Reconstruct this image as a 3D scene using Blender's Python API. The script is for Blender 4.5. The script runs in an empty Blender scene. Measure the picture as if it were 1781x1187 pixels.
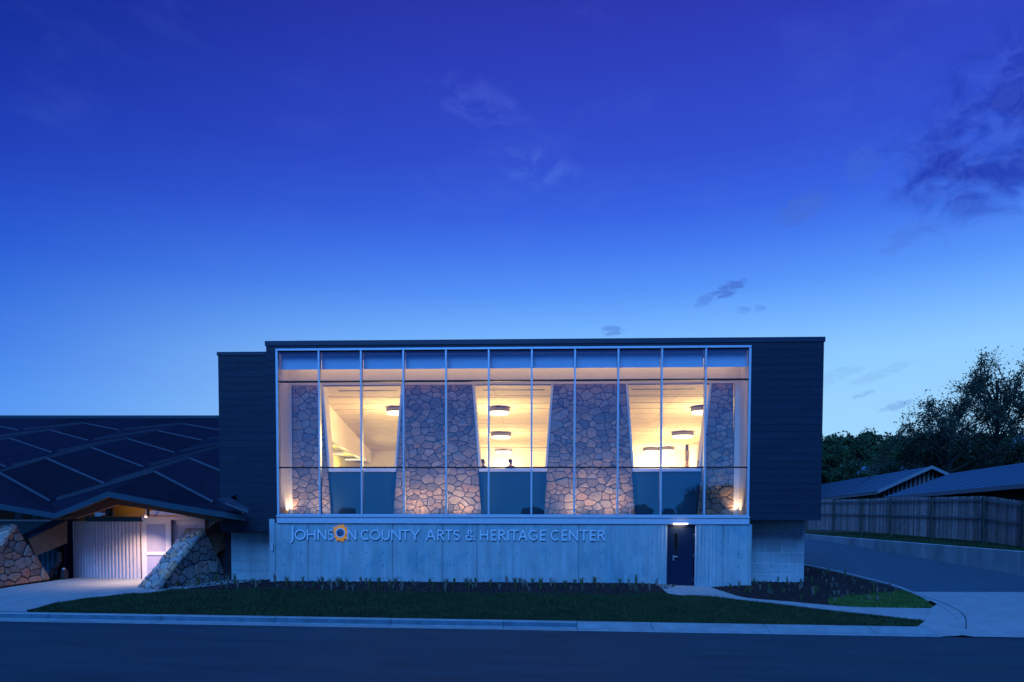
import bpy, bmesh, math, random
import numpy as np
from mathutils import Vector, Matrix
random.seed(7); np.random.seed(7)
S = bpy.context.scene
COL = S.collection
rad = math.radians

# ------------------------------------------------------------------ camera
FPX, CYP, HC, DC = 1187.0, 937.85, 2.65, 24.5
YAW, PITCH, ROLL = 0.0385411, 0.0386083, 0.0020855
_cy, _sy = math.cos(YAW), math.sin(YAW)
FWD = Vector((-_sy*math.cos(PITCH), _cy*math.cos(PITCH), -math.sin(PITCH)))
_r = Vector((_cy, _sy, 0)); _u = _r.cross(FWD)
RT = _r*math.cos(ROLL) + _u*math.sin(ROLL)
UP = -_r*math.sin(ROLL) + _u*math.cos(ROLL)
CAM = Vector((0, -DC, HC))
cd = bpy.data.cameras.new('camera'); cam = bpy.data.objects.new('camera', cd); COL.objects.link(cam)
cam.matrix_world = Matrix(((RT.x, UP.x, -FWD.x, CAM.x), (RT.y, UP.y, -FWD.y, CAM.y), (RT.z, UP.z, -FWD.z, CAM.z), (0, 0, 0, 1)))
cd.sensor_width = 36; cd.lens = 36*FPX/1781; cd.shift_y = (CYP-593.5)/1781
cd.clip_start = 0.1; cd.clip_end = 2000
S.camera = cam

# ------------------------------------------------------------------ sky and exposure
S.view_settings.view_transform = 'Standard'; S.view_settings.look = 'None'
S.view_settings.gamma = 1; S.view_settings.exposure = 0; S.view_settings.use_curve_mapping = False
S.render.engine = 'CYCLES'
S.cycles.use_denoising = True
S.cycles.max_bounces = 8; S.cycles.diffuse_bounces = 4; S.cycles.transparent_max_bounces = 12
S.cycles.caustics_reflective = False; S.cycles.caustics_refractive = False
S.cycles.sample_clamp_indirect = 6

def lin(c):
    return tuple(((v/255)/12.92 if v/255 <= .04045 else ((v/255+.055)/1.055)**2.4) for v in c)

W = bpy.data.worlds.new('World'); S.world = W; W.use_nodes = True
nt = W.node_tree; nt.nodes.clear()
def N(t, **k):
    n = nt.nodes.new(t)
    for a, b in k.items(): setattr(n, a, b)
    return n
def L(a, b): nt.links.new(a, b)
def M(op, a, b=None, c=None, clamp=False):
    n = N('ShaderNodeMath', operation=op); n.use_clamp = clamp
    for i, v in enumerate((a, b, c)):
        if v is None: continue
        if isinstance(v, (int, float)): n.inputs[i].default_value = v
        else: L(v, n.inputs[i])
    return n.outputs[0]
def VM(op, a, b=None):
    n = N('ShaderNodeVectorMath', operation=op)
    for i, v in enumerate((a, b)):
        if v is None: continue
        if isinstance(v, tuple): n.inputs[i].default_value = v
        else: L(v, n.inputs[i])
    return n
def MIX(f, a, b, bt='MIX'):
    n = N('ShaderNodeMix', data_type='RGBA', blend_type=bt)
    if isinstance(f, (int, float)): n.inputs[0].default_value = f
    else: L(f, n.inputs[0])
    for i, v in ((6, a), (7, b)):
        if isinstance(v, tuple): n.inputs[i].default_value = v + (1,) if len(v) == 3 else v
        else: L(v, n.inputs[i])
    return n.outputs[2]
tc = N('ShaderNodeTexCoord'); DIR = VM('NORMALIZE', tc.outputs['Generated']).outputs[0]
sep = N('ShaderNodeSeparateXYZ'); L(DIR, sep.inputs[0]); ZZ = sep.outputs[2]
def ramp(stops):
    r = N('ShaderNodeValToRGB'); e = r.color_ramp.elements
    L(ZZ, r.inputs[0])
    stops = sorted(stops)
    e[0].position = stops[0][0]; e[0].color = lin(stops[0][1]) + (1,)
    e[1].position = stops[-1][0]; e[1].color = lin(stops[-1][1]) + (1,)
    for p, c in stops[1:-1]:
        x = e.new(p); x.color = lin(c) + (1,)
    return r.outputs[0]
GLOW = ramp([(0, (168, 216, 250)), (.066, (164, 218, 255)), (.137, (156, 212, 255)), (.206, (144, 204, 255)), (.254, (116, 180, 255)),
             (.30, (88, 150, 250)), (.35, (68, 122, 240)), (.39, (56, 100, 226)), (.45, (50, 80, 208)), (.54, (46, 64, 188)), (.62, (42, 50, 164)), (1, (16, 22, 100))])
DUSK = ramp([(0, (104, 166, 238)), (.06, (88, 152, 242)), (.134, (68, 138, 240)), (.2, (44, 112, 228)), (.30, (30, 80, 206)),
             (.38, (30, 60, 182)), (.46, (22, 48, 160)), (.53, (6, 38, 140)), (.62, (0, 26, 112)), (1, (4, 14, 70))])
ga = rad(23)
flat = VM('MULTIPLY', DIR, (1, 1, 0)).outputs[0]; flat = VM('NORMALIZE', flat).outputs[0]
az = VM('DOT_PRODUCT', flat, (math.sin(ga), math.cos(ga), 0)).outputs[1]
fac = N('ShaderNodeMapRange', interpolation_type='SMOOTHSTEP'); L(az, fac.inputs[0])
fac.inputs[1].default_value = .32; fac.inputs[2].default_value = 1.0
SKYC = MIX(fac.outputs[0], DUSK, GLOW)
def pdir(px, py):
    d = FWD*FPX + RT*(px-890.5) + UP*(CYP-py); d.normalize(); return d
def noise(scale, detail, rough, dist=0, off=(0, 0, 0), st=(1, 1, 1)):
    v = VM('MULTIPLY', DIR, st).outputs[0]; v = VM('ADD', v, off).outputs[0]
    n = N('ShaderNodeTexNoise'); L(v, n.inputs['Vector'])
    n.inputs['Scale'].default_value = scale; n.inputs['Detail'].default_value = detail
    n.inputs['Roughness'].default_value = rough; n.inputs['Distortion'].default_value = dist
    return n.outputs[0]
def mr(v, a, b, c=0, d=1):
    n = N('ShaderNodeMapRange', interpolation_type='SMOOTHSTEP'); L(v, n.inputs[0])
    for i, x in enumerate((a, b, c, d)): n.inputs[i+1].default_value = x
    return n.outputs[0]
def blob(px, py, rx, ry, tilt=0):
    """soft elliptical mask around a fixed direction of the sky; radii in radians"""
    c = pdir(px, py); e = c.cross(Vector((0, 0, 1))).normalized(); v = e.cross(c).normalized()
    ct, st = math.cos(tilt), math.sin(tilt)
    e2 = e*ct + v*st; v2 = -e*st + v*ct
    a = VM('DOT_PRODUCT', DIR, tuple(e2/rx)).outputs[1]; b = VM('DOT_PRODUCT', DIR, tuple(v2/ry)).outputs[1]
    f = VM('DOT_PRODUCT', DIR, tuple(c)).outputs[1]
    r = M('ADD', M('MULTIPLY', a, a), M('MULTIPLY', b, b))
    r = M('ADD', r, M('MULTIPLY', M('LESS_THAN', f, 0), 99))
    return mr(r, 0, 1, 1, 0)
n1 = noise(20, 7, .52, .9, (2, 3, 1), (1, 1, 1.5)); n2 = noise(70, 6, .6, .6, (3, 1, 2)); n3 = noise(7, 5, .6, .4, (5, 2, 1), (1, 1, 2.2))
n4 = noise(60, 7, .62, 1.2, (1, 5, 3), (1, 1, 2.6))
# broad thin streaks over the whole sky
wisp = M('MULTIPLY', mr(n3, .5, .78), .10)
SKYC = MIX(wisp, SKYC, lin((96, 130, 232)))
# dark cloud bank to the right, with paler inner edges
big = M('MAXIMUM', blob(1800, 200, .17, .125, .5), blob(1680, 300, .12, .07, -.35))
cl = mr(M('ADD', n1, M('MULTIPLY', big, .26)), .50, .88)
SKYC = MIX(M('MULTIPLY', M('MULTIPLY', cl, big), .85), SKYC, lin((32, 54, 172)))
edge = M('MULTIPLY', mr(M('ADD', n2, M('MULTIPLY', big, .2)), .60, .8), M('MULTIPLY', big, .10))
SKYC = MIX(edge, SKYC, lin((104, 140, 240)))
# pale puffs near the middle
puff = blob(830, 178, .085, .032, -.25)
pf = M('MULTIPLY', mr(M('ADD', n1, M('MULTIPLY', puff, .2)), .60, .78), puff)
SKYC = MIX(M('MULTIPLY', pf, .22), SKYC, lin((92, 116, 226)))
puff = blob(950, 300, .10, .03, -.35)
SKYC = MIX(M('MULTIPLY', M('MULTIPLY', mr(n1, .42, .7), puff), .25), SKYC, lin((100, 140, 240)))
# small dark cloudlets
for (x, y, a, b, t, s) in ((1395, 363, .032, .013, .35, .55), (1268, 503, .020, .008, .4, .75), (1228, 521, .015, .006, .5, .4), (1066, 575, .016, .006, 0, .5),
                           (1292, 539, .01, .004, 0, .35), (1322, 537, .008, .004, 0, .3), (1575, 412, .03, .01, .6, .3), (1500, 285, .02, .016, .8, .3),
                           (1530, 650, .035, .006, .3, .22), (1502, 686, .014, .003, .3, .4), (1460, 652, .03, .007, .3, .2), (1560, 706, .02, .004, .3, .5)):
    m = blob(x, y, a*1.5, b*1.7, t)
    SKYC = MIX(M('MULTIPLY', M('MULTIPLY', mr(M('ADD', n4, M('MULTIPLY', m, .36)), .60, .92), mr(m, 0, .5)), s), SKYC, lin((70, 110, 205))) if y < 600 else \
        MIX(M('MULTIPLY', M('MULTIPLY', mr(M('ADD', n4, M('MULTIPLY', m, .36)), .60, .92), mr(m, 0, .5)), s), SKYC, lin((112, 158, 222)))
# under the horizon: dark ground colour
SKYC = MIX(mr(ZZ, -.03, 0), lin((6, 22, 52)), SKYC)
bg = N('ShaderNodeBackground'); L(SKYC, bg.inputs[0]); bg.inputs[1].default_value = 1.0
nis = N('ShaderNodeTexSky', sky_type='NISHITA'); nis.sun_disc = False
nis.sun_elevation = rad(0.5); nis.sun_rotation = rad(23); nis.dust_density = .3; nis.ozone_density = 6
nb = N('ShaderNodeBackground'); L(MIX(1.0, nis.outputs[0], (.25, .5, 1.0), 'MULTIPLY'), nb.inputs[0]); nb.inputs[1].default_value = .004
add = N('ShaderNodeAddShader'); L(bg.outputs[0], add.inputs[0]); L(nb.outputs[0], add.inputs[1])
wo = N('ShaderNodeOutputWorld'); L(add.outputs[0], wo.inputs[0])

# the broad blue light of the dusk sky on the street side
sd = bpy.data.lights.new('sun', 'SUN'); sun = bpy.data.objects.new('sun', sd); COL.objects.link(sun)
sd.energy = 4.3; sd.angle = rad(38); sd.color = (.085, .345, 1.0)
sun.rotation_euler = Vector((.14, .73, -.67)).to_track_quat('-Z', 'Y').to_euler()

# ------------------------------------------------------------------ pixel -> place helpers
def ray(px, py): return FWD*FPX + RT*(px-890.5) + UP*(CYP-py)
def PY(px, py, Y):
    d = ray(px, py); t = (Y-CAM.y)/d.y; return CAM + d*t
def PX(px, py, X):
    d = ray(px, py); t = (X-CAM.x)/d.x; return CAM + d*t
def PD(px, py, dep): return CAM + ray(px, py)*(dep/FPX)
def YK(X): return -6.5
def ktop(X): return -.17 - .008*(X+4.4)
def sm(t): t = min(1, max(0, t)); return t*t*(3-2*t)
def zt(X, Y):
    """height of the finished ground"""
    if Y < -6.5: return ktop(X) - (.150*sm((X-9.4)/.8)*min(1, max(0, (-5.0-Y)/2.0)) if X > 9.4 else 0)
    base = ktop(X) + (.13 - ktop(X)) * min(1, (Y+6.5)/5.0)
    if X > 6.5: # right: falls to the door path, then rises to the back
        w = sm((X-6.5)/3)
        b2 = ktop(X) + (0.02 - ktop(X))*min(1, (Y+6.5)/6.5) + max(0, Y)*.033
        base = base*(1-w) + b2*w
    if X < -9: 
        w = sm((-9-X)/2)
        b2 = ktop(X) + (.05-ktop(X))*min(1, (Y+6.5)/5)
        base = base*(1-w) + b2*w
    if X > 9.4: base -= .145*sm((X-9.4)/.8)*min(1, max(0, (-5.0-Y)/2.0))
    dp = math.exp(-((X-5.95)/1.3)**2) * sm((Y+3.5)/2.5)   # dip at the door
    return base - .12*dp
def G(px, py, dz=0):
    d = ray(px, py); z = 0.0
    for _ in range(30):
        t = (z+dz-CAM.z)/d.z; p = CAM+d*t; z = .5*z + .5*zt(p.x, p.y)
    return p

# ------------------------------------------------------------------ materials
def mat(name, col, rough=.7, metal=0, var=.15, vs=6, bump=0, bs=40, stretch=(1, 1, 1), rnd=None, spec=.4, col2=None, coat=0):
    m = bpy.data.materials.new(name); m.use_nodes = True
    t = m.node_tree; b = t.nodes['Principled BSDF']
    def nn(ty, **k):
        n = t.nodes.new(ty)
        for a, c in k.items(): setattr(n, a, c)
        return n
    b.inputs['Roughness'].default_value = rough; b.inputs['Metallic'].default_value = metal
    b.inputs['Specular IOR Level'].default_value = spec
    co = nn('ShaderNodeTexCoord'); mp = nn('ShaderNodeMapping'); mp.inputs['Scale'].default_value = stretch
    geo = nn('ShaderNodeNewGeometry'); t.links.new(geo.outputs['Position'], mp.inputs[0])
    no = nn('ShaderNodeTexNoise'); no.inputs['Scale'].default_value = vs; no.inputs['Detail'].default_value = 8; no.inputs['Roughness'].default_value = .6
    t.links.new(mp.outputs[0], no.inputs['Vector'])
    mx = nn('ShaderNodeMix', data_type='RGBA'); rg = nn('ShaderNodeMapRange'); t.links.new(no.outputs[0], rg.inputs[0])
    rg.inputs[1].default_value = .3; rg.inputs[2].default_value = .7
    t.links.new(rg.outputs[0], mx.inputs[0])
    c2 = col2 if col2 else tuple(min(1, v*(1+var)) for v in col)
    c1 = tuple(v*(1-var) for v in col) if not col2 else col
    mx.inputs[6].default_value = c1 + (1,); mx.inputs[7].default_value = c2 + (1,)
    out = mx.outputs[2]
    if rnd:
        oi = nn('ShaderNodeObjectInfo'); cr = nn('ShaderNodeValToRGB'); t.links.new(oi.outputs['Random'], cr.inputs[0])
        e = cr.color_ramp.elements; cr.color_ramp.interpolation = 'CONSTANT'
        e[0].position = 0; e[0].color = rnd[0] + (1,); e[1].position = 1/len(rnd); e[1].color = rnd[1] + (1,)
        for i in range(2, len(rnd)):
            x = e.new(i/len(rnd)); x.color = rnd[i] + (1,)
        m2 = nn('ShaderNodeMix', data_type='RGBA', blend_type='MULTIPLY'); m2.inputs[0].default_value = 1
        t.links.new(out, m2.inputs[6]); t.links.new(cr.outputs[0], m2.inputs[7]); out = m2.outputs[2]
    t.links.new(out, b.inputs['Base Color'])
    if bump:
        n3 = nn('ShaderNodeTexNoise'); n3.inputs['Scale'].default_value = bs; n3.inputs['Detail'].default_value = 6
        t.links.new(mp.outputs[0], n3.inputs['Vector'])
        bp = nn('ShaderNodeBump'); bp.inputs['Strength'].default_value = bump; bp.inputs['Distance'].default_value = .02
        t.links.new(n3.outputs[0], bp.inputs['Height']); t.links.new(bp.outputs[0], b.inputs['Normal'])
    return m
def emis(name, col, s):
    m = bpy.data.materials.new(name); m.use_nodes = True; t = m.node_tree; t.nodes.clear()
    e = t.nodes.new('ShaderNodeEmission'); e.inputs[0].default_value = col + (1,); e.inputs[1].default_value = s
    o = t.nodes.new('ShaderNodeOutputMaterial'); t.links.new(e.outputs[0], o.inputs[0]); return m
def glassmat(name, f, tint, gl, rough=0.0):
    m = bpy.data.materials.new(name); m.use_nodes = True; t = m.node_tree; t.nodes.clear()
    a = t.nodes.new('ShaderNodeBsdfTransparent'); a.inputs[0].default_value = tint + (1,)
    g = t.nodes.new('ShaderNodeBsdfGlossy'); g.inputs[0].default_value = gl + (1,); g.inputs['Roughness'].default_value = rough
    x = t.nodes.new('ShaderNodeMixShader')
    fr = t.nodes.new('ShaderNodeLayerWeight'); fr.inputs[0].default_value = .25
    mm = t.nodes.new('ShaderNodeMath'); mm.operation = 'MULTIPLY_ADD'; mm.inputs[1].default_value = .5; mm.inputs[2].default_value = f
    t.links.new(fr.outputs['Fresnel'], mm.inputs[0])
    # slight waviness of the sheets
    geo = t.nodes.new('ShaderNodeNewGeometry'); no = t.nodes.new('ShaderNodeTexNoise'); no.inputs['Scale'].default_value = .6
    t.links.new(geo.outputs['Position'], no.inputs['Vector'])
    bp = t.nodes.new('ShaderNodeBump'); bp.inputs['Strength'].default_value = .05; bp.inputs['Distance'].default_value = .05
    t.links.new(no.outputs[0], bp.inputs['Height']); t.links.new(bp.outputs[0], g.inputs['Normal'])
    t.links.new(mm.outputs[0], x.inputs[0]); t.links.new(a.outputs[0], x.inputs[1]); t.links.new(g.outputs[0], x.inputs[2])
    o = t.nodes.new('ShaderNodeOutputMaterial'); t.links.new(x.outputs[0], o.inputs[0]); return m
MT = dict(
    clad=mat('dark_cladding', (.0075, .019, .036), .5, var=.12, vs=1.2, bump=.05, bs=6, stretch=(.5, 1, 4), rnd=[(.93,)*3, (1,)*3, (1.05,)*3, (.97,)*3], spec=.25),
    cladflat=mat('dark_coping', (.006, .018, .045), .45, var=.1),
    alu=mat('anodised_aluminium', (.50, .55, .60), .38, metal=.35, var=.05, spec=.6),
    black=mat('black_gasket', (.006, .007, .012), .6, var=.1),
    plaster=mat('cream_plaster', (.74, .68, .58), .85, var=.03, vs=2),
    ceil=mat('cream_ceiling_tile', (.74, .66, .52), .8, var=.04, vs=3, rnd=[(1,)*3, (.97,)*3, (.94,)*3, (.985,)*3]),
    joint=mat('shadow_joint', (.10, .075, .05), .9, var=.1),
    shade=mat('roller_shade_fabric', (.62, .74, .82), .8, var=.04, vs=3),
    guard=mat('dark_blue_guard_panel', (.012, .05, .085), .4, var=.1, vs=1),
    carpet=mat('grey_carpet', (.30, .27, .22), .95, var=.2),
    olive=mat('olive_wall_paint', (.42, .38, .12), .8, var=.05),
    mortar=mat('pier_mortar', (.035, .04, .05), .95, var=.25, vs=20, bump=.3, bs=60),
    stone=mat('pale_limestone', (.27, .215, .175), .8, var=.28, vs=9, bump=.7, bs=22, rnd=[(1, .98, .95), (.72, .74, .80), (1.3, 1.12, .95), (.95, .82, .74), (1.12, 1.12, 1.15), (.58, .60, .66), (1.2, .98, .82)]),
    fieldstone=mat('mixed_fieldstone', (.34, .31, .285), .85, var=.35, vs=11, bump=.9, bs=25,
                   rnd=[(1, .98, .92), (.75, .78, .82), (1.25, .95, .85), (.9, .9, .95), (1.45, .9, .62), (.62, .66, .72), (1.1, 1.08, 1.02), (1.3, .88, .82), (.85, .82, .7)]),
    fmortar=mat('fieldstone_mortar', (.06, .062, .068), .95, var=.3, vs=20, bump=.3),
    roof=mat('dark_roof_panel', (.009, .010, .022), .75, var=.2, vs=2, bump=.1, rnd=[(.8,)*3, (1,)*3, (1.25,)*3, (1.1,)*3], spec=.15),
    rib=mat('roof_rib_metal', (.075, .10, .125), .55, metal=.2, var=.1),
    rib2=mat('roof_step_metal', (.018, .03, .05), .6, var=.1),
    fascia=mat('teal_grey_fascia', (.008, .040, .060), .5, var=.1, vs=2),
    wood=mat('glulam_timber', (.20, .095, .05), .6, var=.35, vs=5, stretch=(1, 1, 9), bump=.2),
    corr=mat('corrugated_pale_metal', (.52, .50, .53), .5, var=.08, vs=3),
    teal=mat('teal_corrugated_metal', (.06, .22, .30), .5, var=.1),
    white=mat('white_paint', (.72, .71, .74), .45, var=.04),
    door=mat('navy_door_paint', (.002, .010, .032), .42, var=.08, vs=2, spec=.22),
    lav=mat('frosted_door_panel', (.40, .42, .58), .25, var=.04, spec=.7),
    steel=mat('brushed_steel', (.55, .55, .56), .3, metal=1, var=.05),
    letter=mat('brushed_letter_metal', (.62, .70, .74), .4, metal=.25, var=.05),
    petal=mat('golden_petal_enamel', (.62, .26, .02), .5, var=.25, vs=18),
    emb=mat('dark_emblem_enamel', (.02, .025, .07), .4, var=.1), embs=mat('emblem_pale_figure', (.25, .28, .42), .5, var=.1),
    asphalt=mat('street_asphalt', (.009, .043, .064), .85, var=.28, vs=1.3, bump=.5, bs=120, stretch=(.35, 1.6, 1)),
    drive=mat('driveway_asphalt', (.035, .085, .12), .85, var=.15, vs=1.5, bump=.5, bs=120),
    pave=mat('pale_concrete_paving', (.27, .31, .32), .8, var=.13, vs=2.5, bump=.25, bs=60),
    kerb=mat('kerb_concrete', (.20, .27, .29), .8, var=.2, vs=2.5, bump=.3, bs=60),
    mulch=mat('brown_mulch', (.022, .012, .012), .95, var=.6, vs=30, bump=1, bs=60),
    soil=mat('lawn_soil', (.02, .03, .012), .95, var=.4, vs=8),
    grass=mat('lawn_grass', (.011, .030, .008), .75, vs=1.2, col2=(.026, .056, .016), rnd=None),
    field=mat('distant_ground', (.03, .05, .02), .95, var=.3, vs=.5),
    fence=mat('weathered_pine_board', (.33, .285, .27), .85, var=.35, vs=4, stretch=(3, 3, .8), bump=.3, bs=30, rnd=[(1,)*3, (.75, .74, .72), (1.2, 1.15, 1.1), (.9, .85, .8), (1.45, 1.4, 1.4), (.62, .6, .6)]),
    post=mat('weathered_post', (.055, .06, .05), .9, var=.3, vs=6, stretch=(3, 3, .8)),
    shingle=mat('asphalt_shingle', (.05, .13, .20), .9, var=.15, vs=20, bump=.4, bs=80),
    trim=mat('pale_house_trim', (.15, .18, .20), .7, var=.1), hwall=mat('brown_house_wall', (.035, .02, .016), .8, var=.1),
    bark=mat('tree_bark', (.03, .026, .022), .95, var=.3, vs=10, bump=.5),
    leafd=mat('dark_foliage', (.014, .034, .014), .8, vs=.5, col2=(.045, .095, .030)),
    leafl=mat('airy_foliage', (.024, .036, .020), .8, vs=.9, col2=(.055, .070, .036)),
    hair=mat('dark_brown_hair', (.03, .018, .012), .6), skin=mat('skin', (.42, .24, .17), .55, var=.05), navy=mat('navy_shirt_cloth', (.03, .05, .12), .9),
    pink=mat('mauve_shirt_cloth', (.30, .10, .13), .9), trouser=mat('dark_trousers', (.03, .03, .035), .9), drum=mat('drum_shade_grey', (.16, .15, .17), .6, var=.05),
    kerbface=mat('darker_kerb_face', (.05, .105, .14), .85, var=.3, vs=3),  # darker tone for the upright face of the kerb
    rwall=mat('retaining_wall_concrete', (.30, .37, .40), .8, var=.3, vs=1.2, bump=.3, bs=50, stretch=(1, 1, .4)),
    pipe=mat('black_iron_pipe', (.015, .015, .02), .5),
)
def concrete_mat():
    m = mat('board_formed_concrete', (.29, .36, .37), .72, var=.16, vs=1.4, bump=.25, bs=50, stretch=(2.6, 1, .45))
    t = m.node_tree; b = t.nodes['Principled BSDF']
    src = b.inputs['Base Color'].links[0].from_socket
    geo = t.nodes.new('ShaderNodeNewGeometry'); mp = t.nodes.new('ShaderNodeMapping'); mp.inputs['Scale'].default_value = (9, 1, .35)
    t.links.new(geo.outputs['Position'], mp.inputs[0])
    n = t.nodes.new('ShaderNodeTexNoise'); n.inputs['Scale'].default_value = 1.0; n.inputs['Detail'].default_value = 6; n.inputs['Roughness'].default_value = .65
    t.links.new(mp.outputs[0], n.inputs['Vector'])
    r = t.nodes.new('ShaderNodeMapRange'); r.inputs[1].default_value = .30; r.inputs[2].default_value = .72; r.inputs[3].default_value = .84; r.inputs[4].default_value = 1.09
    t.links.new(n.outputs[0], r.inputs[0])
    x = t.nodes.new('ShaderNodeMix'); x.data_type = 'RGBA'; x.blend_type = 'MULTIPLY'; x.inputs[0].default_value = 1
    c = t.nodes.new('ShaderNodeCombineXYZ')
    for i in range(3): t.links.new(r.outputs[0], c.inputs[i])
    t.links.new(src, x.inputs[6]); t.links.new(c.outputs[0], x.inputs[7])
    mp2 = t.nodes.new('ShaderNodeMapping'); mp2.inputs['Scale'].default_value = (.9, 1, .8); t.links.new(geo.outputs['Position'], mp2.inputs[0])
    n2_ = t.nodes.new('ShaderNodeTexNoise'); n2_.inputs['Scale'].default_value = .7; n2_.inputs['Detail'].default_value = 9; n2_.inputs['Roughness'].default_value = .7; n2_.inputs['Distortion'].default_value = .6
    t.links.new(mp2.outputs[0], n2_.inputs['Vector'])
    r2 = t.nodes.new('ShaderNodeMapRange'); r2.inputs[1].default_value = .50; r2.inputs[2].default_value = .62; r2.inputs[3].default_value = 0; r2.inputs[4].default_value = .75
    t.links.new(n2_.outputs[0], r2.inputs[0])
    y2 = t.nodes.new('ShaderNodeMix'); y2.data_type = 'RGBA'; y2.blend_type = 'MULTIPLY'; y2.inputs[7].default_value = (.45, .80, .88, 1)
    t.links.new(r2.outputs[0], y2.inputs[0]); t.links.new(x.outputs[2], y2.inputs[6]); t.links.new(y2.outputs[2], b.inputs['Base Color'])
    return m
MT['conc'] = concrete_mat()
_b = MT['petal'].node_tree.nodes['Principled BSDF']; _b.inputs['Emission Color'].default_value = (.55, .17, .01, 1); _b.inputs['Emission Strength'].default_value = .55   # weak orange emission added to the petals to hold their colour
MT['cmu'] = mat('ground_face_block', (.27, .34, .36), .75, var=.12, vs=6, bump=.3, bs=60, rnd=[(1,)*3, (.93,)*3, (1.06,)*3, (.88,)*3])
MT['cmuj'] = mat('pale_block_mortar', (.50, .54, .55), .9, var=.1)
MT['glass'] = glassmat('blue_coated_glass', .16, (.95, .96, .97), (.16, .66, 1.0))
MT['dglass'] = glassmat('dark_vision_glass', .1, (.3, .35, .4), (.9, .95, 1))
MT['lampw'] = emis('lamp_diffuser_warm', (1, .80, .50), 3.2)
MT['lampd'] = emis('door_lamp_diffuser', (1, .86, .74), 9)
MT['lampl'] = emis('linear_lamp_diffuser', (1, .84, .52), 1.5)
MT['lampu'] = emis('uplight_lens', (1, .82, .55), 6)

# ------------------------------------------------------------------ object helpers
def link(o, parent=None):
    COL.objects.link(o)
    if parent is not None: o.parent = parent
    return o
def tag(o, label=None, cat=None, group=None, kind=None):
    if label: o['label'] = label
    if cat: o['category'] = cat
    if group: o['group'] = group
    if kind: o['kind'] = kind
    return o
def empty(name, loc, label, cat, group=None):
    o = bpy.data.objects.new(name, None); COL.objects.link(o); o.location = loc; o.empty_display_size = .2
    return tag(o, label, cat, group)
class MB:
    def __init__(s): s.v = []; s.f = []
    def add(s, vs, fs):
        n = len(s.v); s.v += [tuple(v) for v in vs]; s.f += [tuple(i+n for i in f) for f in fs]; return s
    def box(s, x0, x1, y0, y1, z0, z1):
        return s.add([(x0, y0, z0), (x1, y0, z0), (x1, y1, z0), (x0, y1, z0), (x0, y0, z1), (x1, y0, z1), (x1, y1, z1), (x0, y1, z1)],
                     [(0, 3, 2, 1), (4, 5, 6, 7), (0, 1, 5, 4), (1, 2, 6, 5), (2, 3, 7, 6), (3, 0, 4, 7)])
    def prism(s, pts, ext):
        """closed prism: ring pts (3d), extruded by vector ext"""
        n = len(pts); ext = Vector(ext); a = [Vector(p) for p in pts]
        nrm = Vector((0, 0, 0))
        for i in range(n): nrm += a[i].cross(a[(i+1) % n])
        if nrm.dot(ext) > 0: a = a[::-1]
        vs = a + [p+ext for p in a]
        return s.add(vs, [tuple(range(n)), tuple(range(2*n-1, n-1, -1))] + [(i, i+n, (i+1) % n + n, (i+1) % n) for i in range(n)])
    def quad(s, a, b, c, d): return s.add([a, b, c, d], [(0, 1, 2, 3)])
    def bar(s, p, q, w, h, up=(0, 0, 1)):
        p, q = Vector(p), Vector(q); d = (q-p).normalized(); up = Vector(up)
        sd = d.cross(up).normalized()*w/2; u = sd.cross(d).normalized()*h
        return s.prism([p-sd, p+sd, p+sd+u, p-sd+u], q-p)
    def tube(s, p, q, r0, r1=None, n=10, cap=True):
        r1 = r0 if r1 is None else r1
        p, q = Vector(p), Vector(q); d = (q-p).normalized(); a = d.orthogonal().normalized(); b = d.cross(a)
        vs = []
        for c, r in ((p, r0), (q, r1)):
            for i in range(n):
                t = 2*math.pi*i/n; vs.append(c + a*math.cos(t)*r + b*math.sin(t)*r)
        fs = [(i, (i+1) % n, (i+1) % n+n, i+n) for i in range(n)]
        if cap: fs += [tuple(range(n-1, -1, -1)), tuple(range(n, 2*n))]
        return s.add(vs, fs)
    def build(s, name, m, parent=None, smooth=False, bevel=0, kind=None):
        me = bpy.data.meshes.new(name); me.from_pydata(s.v, [], s.f); me.update()
        if m is not None: me.materials.append(m)
        if smooth: me.polygons.foreach_set('use_smooth', [True]*len(me.polygons))
        o = bpy.data.objects.new(name, me); COL.objects.link(o)
        if parent is not None:
            o.parent = parent
            me.transform(Matrix.Translation(-origin(parent)))
        if bevel:
            b = o.modifiers.new('edge', 'BEVEL'); b.width = bevel; b.segments = 1; b.limit_method = 'ANGLE'
        if kind: o['kind'] = kind
        return o
def origin(o):
    v = Vector(o.location)
    while o.parent: o = o.parent; v += Vector(o.location)
    return v
def box(name, m, x0, x1, y0, y1, z0, z1, parent=None, bevel=0): return MB().box(x0, x1, y0, y1, z0, z1).build(name, m, parent, bevel=bevel)
def lathe(prof, c, n=24):
    mb = MB(); vs = []; c = Vector(c)
    for r, z in prof:
        for i in range(n):
            t = 2*math.pi*i/n; vs.append((c.x+r*math.cos(t), c.y+r*math.sin(t), c.z+z))
    fs = [(j*n+i, j*n+(i+1) % n, (j+1)*n+(i+1) % n, (j+1)*n+i) for j in range(len(prof)-1) for i in range(n)]
    mb.add(vs, fs); mb.f.append(tuple(range(n-1, -1, -1))); mb.f.append(tuple(range((len(prof)-1)*n, len(prof)*n)))
    return mb
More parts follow.
